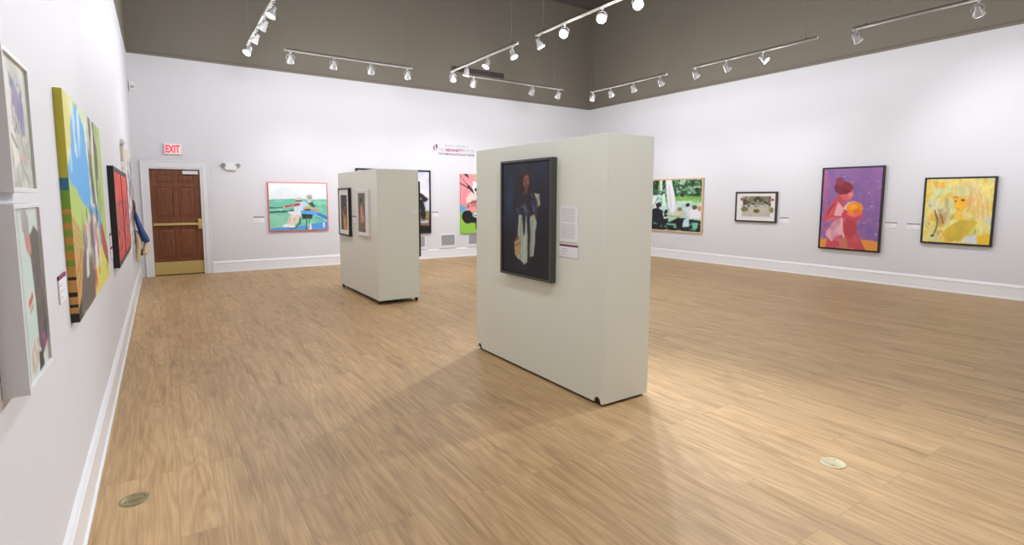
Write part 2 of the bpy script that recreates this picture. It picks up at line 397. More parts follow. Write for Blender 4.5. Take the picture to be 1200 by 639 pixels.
e = thing('emergency_light', 'white emergency light with two small lamp heads, right of the door', 'emergency light', (1.315, YB, 2.215))
bm = bmesh.new(); prism(bm, [(-0.10, 0), (0.10, 0), (0.115, 0.03), (0.11, 0.14), (-0.11, 0.14), (-0.115, 0.03)], -0.075, 0); obj('housing', bm, M_PLATE, e, bevel=0.008)
for s in (-1, 1):
    bm = bmesh.new(); lathe(bm, [(0.02, 0.05), (0.035, 0.04), (0.055, 0.0), (0.057, -0.012), (0.05, -0.012), (0.045, -0.006)], 20)
    h = obj('lamp_head', bm, M_GREYP, e); h.location = (s * 0.135, -0.055, 0.10); h.rotation_euler = (math.radians(-60), 0, math.radians(s * 25))
    bm = bmesh.new(); tube(bm, [(s * 0.095, -0.04, 0.085), (s * 0.125, -0.045, 0.095)], 0.016, 10); obj('bracket', bm, M_PLATE, e)
e = thing('motion_sensor', 'small white box sensor high up in the left corner', 'sensor', (-0.335, YB, 3.71))
bm = bmesh.new(); prism(bm, [(-0.045, 0), (0.045, 0), (0.05, 0.03), (0.05, 0.15), (0.04, 0.18), (-0.04, 0.18), (-0.05, 0.15), (-0.05, 0.03)], -0.05, 0); obj('housing', bm, M_PLATE, e, bevel=0.006)
bm = bmesh.new(); bx(bm, -0.03, 0.03, -0.056, -0.049, 0.05, 0.10); obj('lens', bm, M_GREYP, e, bevel=0.002)

# vinyl wall text
t = thing('wall_text', 'exhibition title in magenta, purple and grey vinyl letters with swirl emblem', 'sign', (6.76, YB, 2.76))
def wt(name, parts):
    bm = bmesh.new()
    for (txt, x0, x1, z, hgt, bold, m_) in parts: text_bm(bm, txt, x0 - 6.76, z - 2.76, hgt, x1 - x0, -0.0005, 0.002, 0, bold=bold)
    obj(name, bm, parts[0][-1], t)
wt('upper_word', [('RISING', 6.47, 6.745, 3.000, 0.062, -0.004, M_PALEINK)])
wt('upper_word', [('VOICES', 6.79, 7.10, 3.000, 0.062, -0.004, M_PALEINK)])
wt('upper_number', [('2', 7.145, 7.195, 3.000, 0.062, -0.004, M_PALEINK)])
wt('article_word', [('THE', 6.30, 6.452, 2.880, 0.072, -0.004, M_PALEINK)])
wt('bold_word', [('BENNETT', 6.50, 7.055, 2.880, 0.074, 0.022, M_MAGENTA)])
wt('closing_word', [('PRIZE', 7.072, 7.375, 2.880, 0.074, -0.004, M_PALEINK)])
wt('lower_line', [('FOR WOMEN FIGURATIVE REALIST PAINTERS', 6.285, 7.378, 2.780, 0.058, 0.012, M_PURPLE)])
def crescent(name, cx, cz, r, a0, a1, w, m):
    bm = bmesh.new(); n = 18; P = []; Q = []
    for i in range(n + 1):
        a = a0 + (a1 - a0) * i / n; th = w * math.sin(PI * (i / n) ** 0.7) * 0.5 + 0.001
        P.append((cx + (r + th) * math.cos(a), cz + (r + th) * math.sin(a) * 1.3)); Q.append((cx + (r - th) * math.cos(a), cz + (r - th) * math.sin(a) * 1.3))
    prism(bm, P + Q[::-1], -0.0025, -0.0005); obj(name, bm, m, t)
crescent('emblem_swoop', 6.185 - 6.76, 2.975 - 2.76, 0.052, math.radians(85), math.radians(-60), 0.036, M_BLACKV)
crescent('emblem_swoop', 6.200 - 6.76, 2.955 - 2.76, 0.052, math.radians(120), math.radians(265), 0.034, M_MAGENTA)

# floor outlet covers
def outlet(x, y, label, m):
    r = thing('floor_outlet', label, 'floor outlet', (x, y, 0), 0.3, 'round brass floor outlets')
    bm = bmesh.new(); lathe(bm, [(0.073, 0.0002), (0.073, 0.002), (0.068, 0.0045), (0.060, 0.0045), (0.058, 0.0035), (0.0, 0.0035)], 40, cap=False)
    obj('cover_plate', bm, m, r)
    bm = bmesh.new(); bx(bm, -0.030, 0.030, -0.012, 0.012, 0.003, 0.0055); obj('flip_lid', bm, m, r, bevel=0.001)
    for s in (-1, 1):
        bm = bmesh.new(); lathe(bm, [(0.004, 0.003), (0.004, 0.0055), (0.002, 0.006)], 10, c=(s * 0.045, 0)); obj('screw', bm, M_STEEL, r)
outlet(-0.197, 3.41, 'round brass floor outlet in the near left, beside the left wall', M_BRASS_DULL)
outlet(3.428, 1.51, 'pale round brass floor outlet in the open floor at lower right', M_BRASS_PALE)
outlet(-0.152, 9.88, 'small far brass floor outlet close to the exit door', M_BRASS_PALE)

# ------------------------------------------------------------------ pedestals
def pedestal(label, x0, x1, y0, y1, zt, zb, notch, wheel_r, inset):
    w, d = (x1 - x0) / 2, (y1 - y0) / 2
    r = thing('pedestal_wall', label, 'movable wall', ((x0 + x1) / 2, (y0 + y1) / 2, 0), 0, 'movable display walls on castors')
    def outline(a, na):
        pts = [(-a, zt), (-a, zb)]
        if na:
            for s in (-1, 1):
                c = s * (a - inset)
                for k in range(9):
                    an = PI - PI * k / 8
                    pts.append((c + notch * math.cos(an), zb + notch * 1.25 * math.sin(an)))
        pts += [(a, zb), (a, zt)]
        return pts
    th = 0.018
    for nm, ax, s in (('side_panel', 'x', -1), ('side_panel', 'x', 1)):
        bm = bmesh.new(); prism(bm, outline(d, notch > 0), s * (w - th), s * w, axis='x'); obj(nm, bm, M_PED, r, bevel=0.0015)
    for s in (-1, 1):
        bm = bmesh.new(); prism(bm, outline(w - th - 0.0003, False), s * (d - th), s * d, axis='y'); obj('end_panel', bm, M_PED, r)
    bm = bmesh.new(); bx(bm, -w + th, w - th, -d + th, d - th, zt - 0.02, zt - 0.001); obj('top_panel', bm, M_PED, r)
    bm = bmesh.new(); bx(bm, -w + 0.085, w - 0.085, -d + 0.03, d - 0.03, zb + 0.006, 2 * wheel_r + 0.045); obj('gap_shade_base', bm, M_STEEL, r)  # dark base set low, added to keep light out of the gap beneath
    for sx in (-1, 1):
        for sy in (-1, 1):
            cxx, cyy = sx * (w - 0.03), sy * (d - inset)
            bm = bmesh.new()
            bx(bm, cxx - 0.028, cxx + 0.028 if sx < 0 else cxx + 0.01, cyy - 0.03, cyy + 0.03, 2 * wheel_r + 0.022, 2 * wheel_r + 0.028) if sx > 0 else bx(bm, cxx - 0.01, cxx + 0.028, cyy - 0.03, cyy + 0.03, 2 * wheel_r + 0.022, 2 * wheel_r + 0.028)
            bx(bm, cxx - 0.020, cxx - 0.016, cyy - 0.014, cyy + 0.014, wheel_r * 0.8, 2 * wheel_r + 0.023)
            bx(bm, cxx + 0.016, cxx + 0.020, cyy - 0.014, cyy + 0.014, wheel_r * 0.8, 2 * wheel_r + 0.023)
            cs = obj('castor', bm, M_DARK, r)
            bm = bmesh.new(); lathe(bm, [(0.006, -0.0155), (wheel_r * 0.8, -0.0155), (wheel_r * 0.96, -0.012), (wheel_r, -0.006), (wheel_r, 0.006), (wheel_r * 0.96, 0.012), (wheel_r * 0.8, 0.0155), (0.006, 0.0155)], 24)
            for v in bm.verts: v.co = Vector((cxx + v.co.z, cyy + v.co.x, wheel_r + v.co.y + 0.0005))
            obj('wheel', bm, M_DARK, cs)
    return r
PX0, PX1, PY0, PY1, PZ = 2.817, 3.323, 2.943, 4.921, 2.135
pedestal('large pale movable wall in the foreground with a dark framed portrait on its side', PX0, PX1, PY0, PY1, PZ, 0.025, 0.038, 0.034, 0.062)
QX0, QX1, QY0, QY1, QZ = 2.7075, 3.374, 7.719, 9.767, 2.069
pedestal('smaller looking pale movable wall farther back carrying two small framed pictures', QX0, QX1, QY0, QY1, QZ, 0.065, 0.0, 0.038, 0.07)

# ------------------------------------------------------------------ painter: fills a colour grid from shapes
rng = np.random.default_rng(7)
class P:
    def __init__(s, nx, ny, bg, ss=2):
        s.ss = ss; s.W, s.H = nx * ss, ny * ss
        s.V, s.U = np.meshgrid((np.arange(s.H) + .5) / s.H, (np.arange(s.W) + .5) / s.W, indexing='ij')
        s.im = np.empty((s.H, s.W, 3)); s.im[:] = bg
        s.u, s.v = s.U, s.V
    def warp(s, amp=0.0, f=8, seed=1):
        s.u = s.U + amp * (s.nz(f, seed) - .5); s.v = s.V + amp * (s.nz(f, seed + 50) - .5); return s
    def nz(s, f, seed, fy=None, octaves=2):
        out = 0; amp = 1; tot = 0; fy = fy or f
        for o in range(octaves):
            g = np.random.default_rng(seed * 13 + o).random((int(fy * 2 ** o) + 3, int(f * 2 ** o) + 3))
            x = s.U * f * 2 ** o; y = s.V * fy * 2 ** o
            i = y.astype(int); j = x.astype(int); a = y - i; b = x - j; a = a * a * (3 - 2 * a); b = b * b * (3 - 2 * b)
            out = out + amp * ((g[i, j] * (1 - b) + g[i, j + 1] * b) * (1 - a) + (g[i + 1, j] * (1 - b) + g[i + 1, j + 1] * b) * a)
            tot += amp; amp *= .55
        return out / tot
    def put(s, mask, col, al=1.0):
        m = (mask * al)[..., None]; s.im = s.im * (1 - m) + np.array(col, float) * m; return s
    def poly(s, pts, col, al=1.0):
        ins = np.zeros(s.u.shape, bool); n = len(pts)
        for k in range(n):
            x0, y0 = pts[k]; x1, y1 = pts[(k + 1) % n]
            if y0 == y1: continue
            c = ((y0 > s.v) != (y1 > s.v)) & (s.u < (x1 - x0) * (s.v - y0) / (y1 - y0) + x0)
            ins ^= c
        return s.put(ins.astype(float), col, al)
    def ell(s, cx, cy, rx, ry, col, al=1.0, rot=0, soft=0.0):
        c, n = math.cos(rot), math.sin(rot); x = s.u - cx; y = s.v - cy
        d = np.sqrt(((x * c + y * n) / rx) ** 2 + ((-x * n + y * c) / ry) ** 2)
        m = np.clip((1 + soft - d) / (soft * 2 + 1e-6), 0, 1) if soft else (d < 1).astype(float)
        return s.put(m, col, al)
    def line(s, pts, w, col, al=1.0, asp=1.0):
        ww = w if isinstance(w, (list, tuple)) else [w] * len(pts); m = np.zeros(s.u.shape)
        for k in range(len(pts) - 1):
            (x0, y0), (x1, y1) = pts[k], pts[k + 1]; dx, dy = x1 - x0, (y1 - y0) * asp
            t = np.clip(((s.u - x0) * dx + (s.v - y0) * asp * dy) / (dx * dx + dy * dy + 1e-9), 0, 1)
            d = np.hypot(s.u - x0 - dx * t, (s.v - y0) * asp - dy * t); m = np.maximum(m, d < (ww[k] * (1 - t) + ww[k + 1] * t) / 2)
        return s.put(m.astype(float), col, al)
    def grad(s, y0, y1, c0, c1, al=1.0):
        t = np.clip((s.v - y0) / (y1 - y0), 0, 1)[..., None]; m = ((s.v >= y0) & (s.v <= y1)).astype(float)[..., None] * al
        s.im = s.im * (1 - m) + (np.array(c0, float) * (1 - t) + np.array(c1, float) * t) * m; return s
    def blot(s, f, seed, lo, hi, col, al=1.0, fy=None, box=None):
        m = np.clip((s.nz(f, seed, fy, 3) - lo) / (hi - lo), 0, 1)
        if box: m = m * ((s.u > box[0]) & (s.u < box[1]) & (s.v > box[2]) & (s.v < box[3]))
        return s.put(m, col, al)
    def tone(s, f, seed, a, fy=None):
        s.im = s.im * (1 + a * (s.nz(f, seed, fy, 3)[..., None] - .5)); return s
    def done(s):
        a = s.im.reshape(s.H // s.ss, s.ss, s.W // s.ss, s.ss, 3).mean((1, 3)); a = np.clip(a / 255, 0, 1)
        return np.where(a <= 0.04045, a / 12.92, ((a + 0.055) / 1.055) ** 2.4)

def painted(name, W, H, y, img, parent, x0=None, z0=0.0, back=0.0, edge=None, side=None):
    """a canvas: front grid of coloured cells at local y, solid body to 'back', origin bottom centre"""
    ny, nx, _ = img.shape; x0 = -W / 2 if x0 is None else x0
    xs = np.linspace(x0, x0 + W, nx + 1); zs = np.linspace(z0 + H, z0, ny + 1)
    verts = [(x, y, z) for z in zs for x in xs]; faces = []; cols = []
    for i in range(ny):
        for j in range(nx):
            a = i * (nx + 1) + j; faces.append((a, a + nx + 1, a + nx + 2, a + 1)); cols.append(img[i, j])
    def quadstrip(pA, pB, cf, n):
        b = len(verts)
        for k in range(n + 1):
            t = k / n; verts.append(tuple(pA[0][q] + (pA[1][q] - pA[0][q]) * t for q in range(3))); verts.append(tuple(pB[0][q] + (pB[1][q] - pB[0][q]) * t for q in range(3)))
        for k in range(n): faces.append((b + 2 * k, b + 2 * k + 1, b + 2 * k + 3, b + 2 * k + 2)); cols.append(cf(k / n))
    X0, X1, Z0, Z1 = x0, x0 + W, z0, z0 + H
    ec = (lambda c: (lambda t: c))
    L = side if side is not None else (lambda t: img[min(ny - 1, int(t * ny)), 0])
    R = (lambda t: img[min(ny - 1, int(t * ny)), -1]); Tp = (lambda t: img[0, min(nx - 1, int(t * nx))]); Bt = (lambda t: img[-1, min(nx - 1, int(t * nx))])
    if edge is not None: L = R = Tp = Bt = ec(np.array(lin(edge)))
    if back != y:
        quadstrip(((X0, y, Z1), (X0, y, Z0)), ((X0, back, Z1), (X0, back, Z0)), L, ny)
        quadstrip(((X1, back, Z1), (X1, back, Z0)), ((X1, y, Z1), (X1, y, Z0)), R, ny)
        quadstrip(((X0, back, Z1), (X1, back, Z1)), ((X0, y, Z1), (X1, y, Z1)), Tp, nx)
        quadstrip(((X0, y, Z0), (X1, y, Z0)), ((X0, back, Z0), (X1, back, Z0)), Bt, nx)
        b = len(verts); verts.extend([(X0, back, Z0), (X0, back, Z1), (X1, back, Z1), (X1, back, Z0)]); faces.append((b, b + 1, b + 2, b + 3)); cols.append(np.array((.5, .48, .42)))
    me = bpy.data.meshes.new(name); me.from_pydata(verts, [], faces); me.update()
    at = me.color_attributes.new('paint', 'FLOAT_COLOR', 'CORNER')
    cc = np.ones((len(me.loops), 4), np.float32)
    tot = np.array([p.loop_total for p in me.polygons]); cc[:, :3] = np.repeat(np.array(cols), tot, axis=0)
    # smooth between cells of the front: average the cells around each grid corner
    ip = np.pad(img, ((1, 1), (1, 1), (0, 0)), mode='edge'); cn = (ip[:-1, :-1] + ip[1:, :-1] + ip[:-1, 1:] + ip[1:, 1:]) / 4
    ii, jj = np.meshgrid(np.arange(ny), np.arange(nx), indexing='ij'); ii, jj = ii.ravel(), jj.ravel()
    fr = np.stack([cn[ii, jj], cn[ii + 1, jj], cn[ii + 1, jj + 1], cn[ii, jj + 1]], 1).reshape(-1, 3)
    cc[:len(fr), :3] = fr
    at.data.foreach_set('color', cc.ravel())
    me.materials.append(M_PAINT)
    o = bpy.data.objects.new(name, me); C.objects.link(o); o.parent = parent
    return o

def frame(W, H, w, d, m, parent, y1=0.0, name='frame', rebate=0.0, bevel=0.0015):
    """mitred frame, origin bottom centre; outer W x H, bar width w, depth d"""
    bm = bmesh.new()
    def ring(i, y): return [bm.verts.new(p) for p in ((-W / 2 + i, y, i), (W / 2 - i, y, i), (W / 2 - i, y, H - i), (-W / 2 + i, y, H - i))]
    rs = [ring(0, y1), ring(0, -d), ring(w, -d + rebate), ring(w, y1)]
    for k in range(4):
        A, B = rs[k], rs[(k + 1) % 4]
        for j in range(4): bm.faces.new((A[j], A[(j + 1) % 4], B[(j + 1) % 4], B[j]))
    return obj(name, bm, m, parent, bevel=bevel)

BACK, RIGHT, LEFT = 0.0, -PI / 2, PI / 2
def hang(name, label, cat, x, y, z, rot, group=None): return thing(name, label, cat, (x, y, z), rot, group)

def label_card(x, y, z, rot, w, h, label, stripe=True, rows=3, block=False):
    r = hang('wall_label', label, 'label', x, y, z, rot, 'printed picture labels')
    bm = bmesh.new(); bx(bm, -w / 2, w / 2, -0.006, -0.0005, 0, h, 0)
    if stripe: bx(bm, -w / 2 - 0.0002, w / 2 + 0.0002, -0.0066, -0.0004, h * 0.86, h + 0.0002, 1)
    n = rows; top = h * (0.72 if stripe else 0.94)
    rs = random.Random(int(abs(x * 100 + y * 10)))
    for i in range(n):
        zz = top - (i + 0.5) * (top - h * 0.08) / n
        if block and i == n // 2 - 1: continue
        hh = min(0.0035, (top / n) * 0.3)
        bx(bm, -w / 2 + w * 0.1, -w / 2 + w * (0.82 + rs.random() * .08 if block else 0.35 + rs.random() * .3), -0.0064, -0.0058, zz, zz + hh, 2)
    obj('card', bm, [M_CARD, M_STRIPE, M_INK], r)
    return r

#================================================================== the paintings
def art_rower():
    p = P(130, 110, (248, 248, 250)); p.warp(.03, 10, 3)
    p.grad(0, .36, (252, 253, 253), (238, 243, 248)).blot(5, 4, .5, .75, (222, 238, 240), .5)
    p.put((p.v > .345).astype(float), (120, 203, 176)); p.blot(6, 9, .45, .7, (160, 222, 196), .8, 16, (0, 1, .36, .97)); p.blot(7, 12, .55, .7, (88, 186, 152), .7, 12, (0, 1, .36, .6))
    p.put(((p.v > .66) & (p.v < .96) & (p.u < .5)).astype(float), (150, 214, 178), .6)
    p.line([(.0, .36), (.4, .34), (1, .36)], .018, (110, 190, 168))
    p.line([(.0, .525), (.3, .50)], .022, (40, 84, 66)).line([(.0, .615), (.3, .59), (.52, .56)], .028, (40, 40, 40))
    p.warp(.012, 12, 4)
    p.poly([(.0, .95), (.45, .93), (.95, .83), (1, .84), (1, 1), (0, 1)], (86, 158, 226)); p.poly([(.64, .88), (.70, .86), (.71, 1), (.65, 1)], (245, 240, 250)).poly([(.92, .84), (.95, .84), (.95, .95), (.92, .96)], (248, 246, 250))
    p.poly([(.50, .55), (.62, .52), (.80, .58), (1.0, .72), (1, .80), (.86, .68), (.70, .70), (.52, .64)], (96, 178, 236)); p.line([(.84, .66), (1, .76)], .05, (60, 130, 210), asp=.8)
    p.poly([(.52, .40), (.60, .38), (.68, .46), (.62, .56), (.50, .58)], (196, 222, 244))
    p.poly([(.54, .65), (.74, .67), (.72, .76), (.56, .77)], (44, 52, 50)); p.line([(.63, .72), (.62, 1)], .022, (52, 116, 88)).line([(.68, .72), (.66, .98)], .016, (60, 128, 98))
    p.line([(.52, .74), (.50, .86), (.42, .95), (.34, .96)], .03, (64, 96, 84)); p.line([(.8, .72), (.97, .86)], .02, (70, 148, 220))
    p.line([(.48, .62), (.36, .74), (.33, .86)], .08, (240, 226, 214)).line([(.50, .66), (.46, .78), (.36, .90)], .075, (236, 214, 196)).line([(.35, .74), (.32, .84)], .018, (206, 150, 120)).ell(.27, .90, .06, .03, (250, 250, 252)).ell(.37, .92, .06, .028, (246, 246, 248))
    p.poly([(.30, .60), (.52, .58), (.54, .68), (.34, .66)], (236, 236, 244)); p.poly([(.40, .46), (.54, .41), (.56, .58), (.42, .62)], (216, 232, 246))
    p.line([(.26, .505), (.44, .465), (.50, .45)], .05, (188, 52, 60)).line([(.30, .52), (.42, .47)], .012, (238, 216, 210)).ell(.25, .51, .022, .02, (236, 188, 160))
    p.ell(.50, .385, .042, .045, (226, 190, 168)).ell(.50, .345, .055, .05, (210, 212, 196)).line([(.46, .375), (.54, .375)], .03, (40, 46, 44))
    p.ell(.685, .36, .036, .055, (236, 206, 184)).ell(.69, .29, .05, .055, (150, 168, 150)).ell(.69, .265, .036, .03, (190, 202, 190))
    p.poly([(.66, .42), (.74, .40), (.79, .50), (.74, .53)], (58, 92, 90)); p.ell(.66, .535, .09, .045, (206, 186, 142)); p.line([(.6, .55), (.76, .54), (.84, .62)], .03, (226, 166, 116)); p.ell(.80, .575, .03, .03, (232, 150, 92)).ell(.65, .57, .06, .02, (70, 70, 60))
    return p.done()
def art_tall():
    p = P(120, 100, (210, 208, 228)); p.warp(.03, 7, 5)
    p.grad(0, .5, (206, 206, 226), (232, 230, 240)).blot(5, 6, .5, .8, (240, 240, 246), .6)
    p.put((p.v > .66).astype(float), (134, 128, 74)); p.put((p.v > .77).astype(float), (140, 102, 74)); p.put((p.v > .90).astype(float), (22, 20, 22))
    p.ell(.50, .18, .07, .10, (96, 62, 46)).ell(.5, .12, .085, .08, (26, 20, 18)); p.poly([(.38, .30), (.62, .28), (.74, .42), (.82, .62), (.84, .80), (.70, .82), (.66, .62), (.50, .70), (.40, .60)], (38, 30, 30))
    p.line([(.66, .33), (.86, .38), (.94, .46)], .07, (44, 28, 24)).line([(.86, .50), (.90, .62), (.91, .80)], [.10, .08, .05], (30, 24, 26)).ell(.93, .47, .025, .04, (36, 22, 20))
    p.ell(.92, .83, .07, .03, (198, 196, 200)).ell(.90, .81, .04, .02, (120, 120, 126)); p.poly([(.2, .5), (.38, .42), (.42, .8), (.24, .84)], (60, 52, 66))
    return p.tone(8, 3, .2).done()
def art_pink():
    p = P(90, 120, (240, 156, 160)); p.warp(.025, 9, 8)
    p.put((p.v > .0).astype(float), (240, 150, 156)); p.blot(4, 2, .5, .8, (248, 180, 182), .6)
    p.poly([(.36, 0), (.60, 0), (.62, .2), (.46, .14)], (158, 204, 96)); p.poly([(0, .52), (.14, .55), (.12, .66), (0, .66)], (90, 170, 226)); p.put((p.v > .64).astype(float), (150, 204, 70))
    for k in range(9): p.line([(.0 + k * .02, .02 + k * .02), (.12 + k * .012, .14 + k * .008), (.24, .24)], .014, (120, 34, 44) if k % 2 else (232, 130, 140))
    p.poly([(.08, 0), (.18, 0), (.22, .08), (.14, .04)], (36, 22, 26)); p.line([(.20, .21), (.30, .27), (.37, .30)], .05, (22, 18, 20)); p.line([(0, .16), (.12, .20), (.20, .24)], .02, (70, 30, 36))
    p.poly([(.34, .12), (.60, .16), (.60, .5), (.44, .44), (.32, .24)], (250, 250, 250)); p.ell(.42, .26, .05, .03, (24, 20, 24)).ell(.47, .33, .06, .03, (60, 24, 30)).ell(.44, .30, .03, .02, (230, 170, 170))
    p.poly([(.14, .42), (.26, .30), (.36, .34), (.44, .44), (.42, .54), (.26, .52), (.16, .52)], (238, 220, 214)); p.poly([(.14, .50), (.30, .46), (.46, .42), (.52, .50), (.34, .56), (.18, .58)], (206, 128, 124)); p.line([(.18, .56), (.32, .48), (.46, .46)], .02, (130, 54, 54)); p.line([(.26, .52), (.24, .60), (.30, .66)], .05, (226, 160, 150)); p.line([(.30, .44), (.40, .54), (.46, .6)], .014, (150, 80, 80))
    p.ell(.18, .72, .16, .11, (20, 18, 22)).poly([(.18, .63), (.42, .74), (.60, .72), (.60, .84), (.2, .83)], (20, 18, 22)); p.line([(.44, .8), (.44, .9), (.50, .97)], .08, (18, 16, 20)); p.ell(.46, .70, .14, .045, (226, 240, 240)).line([(.32, .68), (.5, .73)], .02, (90, 150, 160)).line([(.36, .72), (.5, .68)], .012, (60, 80, 90))
    p.poly([(.6, .0), (1, 0), (1, .64), (.6, .64)], (236, 232, 230)); p.poly([(.62, .3), (.9, .24), (.94, .6), (.66, .6)], (206, 150, 140)); p.ell(.78, .18, .10, .08, (50, 30, 32)); p.poly([(.6, .7), (.96, .66), (.9, .84), (.6, .84)], (24, 22, 26))
    return p.done()
def art_picnic():
    p = P(140, 110, (220, 232, 228)); o = .125
    U = lambda u: o + u * (1 - o)
    q = lambda pts: [(U(a), b) for a, b in pts]
    p.warp(.03, 12, 2)
    p.grad(0, .4, (30, 66, 40), (48, 92, 56)); p.blot(12, 5, .5, .6, (16, 34, 24), 1); p.blot(16, 8, .56, .66, (104, 160, 96), .9); p.blot(20, 9, .62, .7, (196, 226, 210), .8, None, (0, 1, 0, .36))
    p.put(((p.v > .33) & (p.v < .44)).astype(float), (136, 196, 92), .85); p.blot(9, 4, .5, .65, (182, 220, 120), .7, 20, (0, 1, .33, .44)); p.put((p.v > .44).astype(float), (176, 212, 196)); p.blot(8, 6, .5, .6, (214, 232, 224), .8, 14, (0, 1, .42, .75))
    p.poly(q([(0, .30), (.2, .28), (.32, .42), (.34, .7), (0, .75)]), (196, 226, 216)); p.poly(q([(0, .34), (.14, .32), (.12, .60), (0, .62)]), (238, 240, 238)); p.line(q([(.16, .34), (.06, .52), (.02, .60)]), .014, (90, 130, 118)); p.line(q([(.22, 0), (.22, .24)]), .035, (236, 240, 236)); p.line(q([(.19, 0), (.17, .20)]), .03, (160, 204, 110)); p.blot(16, 14, .55, .62, (60, 150, 110), .6, None, (0, .42, .2, .7))
    p.warp(.008, 10, 2)
    p.poly(q([(.30, 0), (.42, 0), (.50, .34), (.52, .60), (.46, .68), (.38, .55), (.33, .28)]), (236, 234, 238)); p.line(q([(.37, .1), (.43, .55)]), .02, (212, 206, 220)); p.ell(U(.25), .27, .03, .03, (28, 24, 26)).line(q([(.27, .30), (.29, .5)]), .05, (230, 240, 238))
    p.warp(.025, 12, 7)
    p.poly(q([(0, .60), (.10, .56), (.24, .60), (.30, .78), (.40, .84), (.56, .74), (1, .78), (1, 1), (0, 1)]), (18, 18, 28)); p.poly(q([(.30, .60), (.36, .58), (.38, .84), (.30, .82)]), (16, 16, 24)); p.ell(U(.17), .50, .05, .05, (22, 20, 26)); p.poly(q([(.02, .64), (.14, .54), (.26, .62), (.28, .9), (0, .98)]), (20, 20, 32))
    p.ell(U(.60), .58, .04, .04, (120, 130, 70)).poly(q([(.52, .62), (.66, .60), (.68, .72), (.52, .74)]), (206, 196, 176)).ell(U(.75), .49, .034, .035, (40, 30, 34)).poly(q([(.70, .54), (.80, .52), (.82, .70), (.72, .72)]), (218, 216, 226)).ell(U(.88), .54, .045, .045, (86, 84, 44)).poly(q([(.78, .60), (.94, .56), (1, .66), (.98, .74), (.80, .75)]), (232, 230, 238)).ell(U(.97), .55, .03, .05, (212, 140, 100))
    p.line(q([(.36, .68), (.60, .66)]), .035, (226, 208, 180)); p.poly(q([(.68, .78), (.80, .72), (.78, .9), (.66, .92)]), (196, 222, 232)); p.poly(q([(.84, .82), (.95, .82), (.94, .94), (.84, .94)]), (112, 196, 160)); p.line(q([(.3, .76), (.36, .74)]), .03, (236, 236, 238)); p.line(q([(.4, .72), (.6, .72)]), .03, (150, 196, 110)); p.blot(12, 21, .60, .66, (110, 196, 156), .9, 14, (.1, 1, .84, 1)); p.line(q([(.36, .88), (.52, .88)]), .022, (150, 214, 170))
    return p.done()
def art_small():
    p = P(100, 70, (222, 220, 216)); p.warp(.03, 12, 5)
    p.poly([(.14, .06), (.92, .06), (.90, .90), (.12, .90)], (150, 142, 122)); p.blot(9, 3, .45, .65, (60, 56, 40), .95, 7, (.14, .92, .06, .45)); p.blot(14, 7, .5, .62, (108, 108, 70), .8, None, (.12, .92, .06, .5))
    p.poly([(.20, .42), (.86, .42), (.90, .90), (.10, .90)], (188, 182, 168)); p.blot(14, 9, .5, .7, (166, 156, 134), .6, None, (.1, .92, .4, .92)); p.ell(.53, .66, .09, .085, (116, 98, 44)).ell(.53, .70, .04, .03, (70, 48, 40)); p.ell(.19, .60, .11, .10, (110, 106, 58), .9); p.ell(.95, .62, .05, .12, (112, 108, 56), .9); p.ell(.09, .18, .03, .07, (196, 36, 50)).ell(.96, .20, .03, .06, (196, 40, 52)); p.blot(16, 12, .58, .66, (40, 36, 26), .8, None, (.1, .9, .1, .5))
    return p.done()
def art_girl():
    p = P(100, 140, (134, 96, 156)); p.warp(.03, 9, 6)
    p.grad(0, 1, (146, 100, 158), (126, 92, 158)); p.blot(6, 3, .45, .7, (172, 108, 150), .7); p.blot(7, 8, .5, .72, (112, 88, 164), .7); p.blot(30, 5, .76, .82, (206, 186, 220), .8); p.blot(14, 25, .5, .7, (128, 90, 150), .5)
    p.put((p.v > .88).astype(float), (226, 146, 60))
    p.poly([(.06, .60), (.12, .50), (.20, .38), (.32, .36), (.36, .46), (.50, .42), (.58, .40), (.70, .50), (.72, .60), (.64, .64), (.62, .78), (.72, .88), (.80, 1), (.10, 1), (.14, .84), (.22, .66), (.04, .66)], (196, 70, 82))
    p.blot(9, 6, .5, .72, (222, 106, 104), .7, None, (.08, .70, .40, 1))
    p.line([(.26, .40), (.12, .54), (.08, .62), (.24, .62), (.44, .56)], .085, (204, 72, 84), asp=1.3); p.line([(.22, .44), (.12, .56)], .035, (166, 44, 66), asp=1.3)
    p.poly([(.28, .42), (.40, .50), (.36, .60), (.22, .60), (.26, .50)], (232, 170, 176)); p.poly([(.12, .78), (.24, .66), (.38, .62), (.42, .82), (.30, .84), (.20, .92), (.10, .84)], (228, 176, 186)); p.blot(8, 11, .5, .7, (206, 120, 140), .7, None, (.1, .42, .62, .92))
    p.line([(.36, .64), (.42, .86)], .03, (240, 190, 190)); p.ell(.52, .74, .12, .12, (178, 54, 70), .8, soft=.2); p.poly([(.34, .88), (.46, .84), (.52, 1), (.36, 1)], (200, 112, 92))
    p.ell(.36, .36, .09, .07, (192, 78, 82)); p.ell(.43, .31, .11, .085, (218, 96, 100)); p.ell(.36, .24, .15, .085, (126, 36, 54)).ell(.30, .165, .075, .05, (142, 52, 70)).ell(.44, .235, .10, .055, (140, 30, 46)); p.line([(.34, .265), (.5, .29)], .02, (110, 24, 44)); p.ell(.50, .33, .05, .035, (238, 130, 120), .8, soft=.3)
    p.line([(.40, .57), (.56, .60), (.70, .56)], .07, (206, 66, 86), asp=1.3)
    p.poly([(.38, .50), (.46, .42), (.60, .40), (.54, .44), (.44, .52)], (240, 186, 170)); p.ell(.58, .495, .14, .082, (240, 140, 24)).ell(.555, .475, .08, .04, (252, 168, 40), .9, soft=.3).ell(.63, .53, .07, .035, (224, 112, 20), .8, soft=.3); p.line([(.45, .56), (.58, .585), (.7, .55)], .03, (232, 110, 110), asp=1.3)
    p.put(((p.u < .10) & (p.v < .5)).astype(float), (196, 92, 128), .35)
    return p.done()
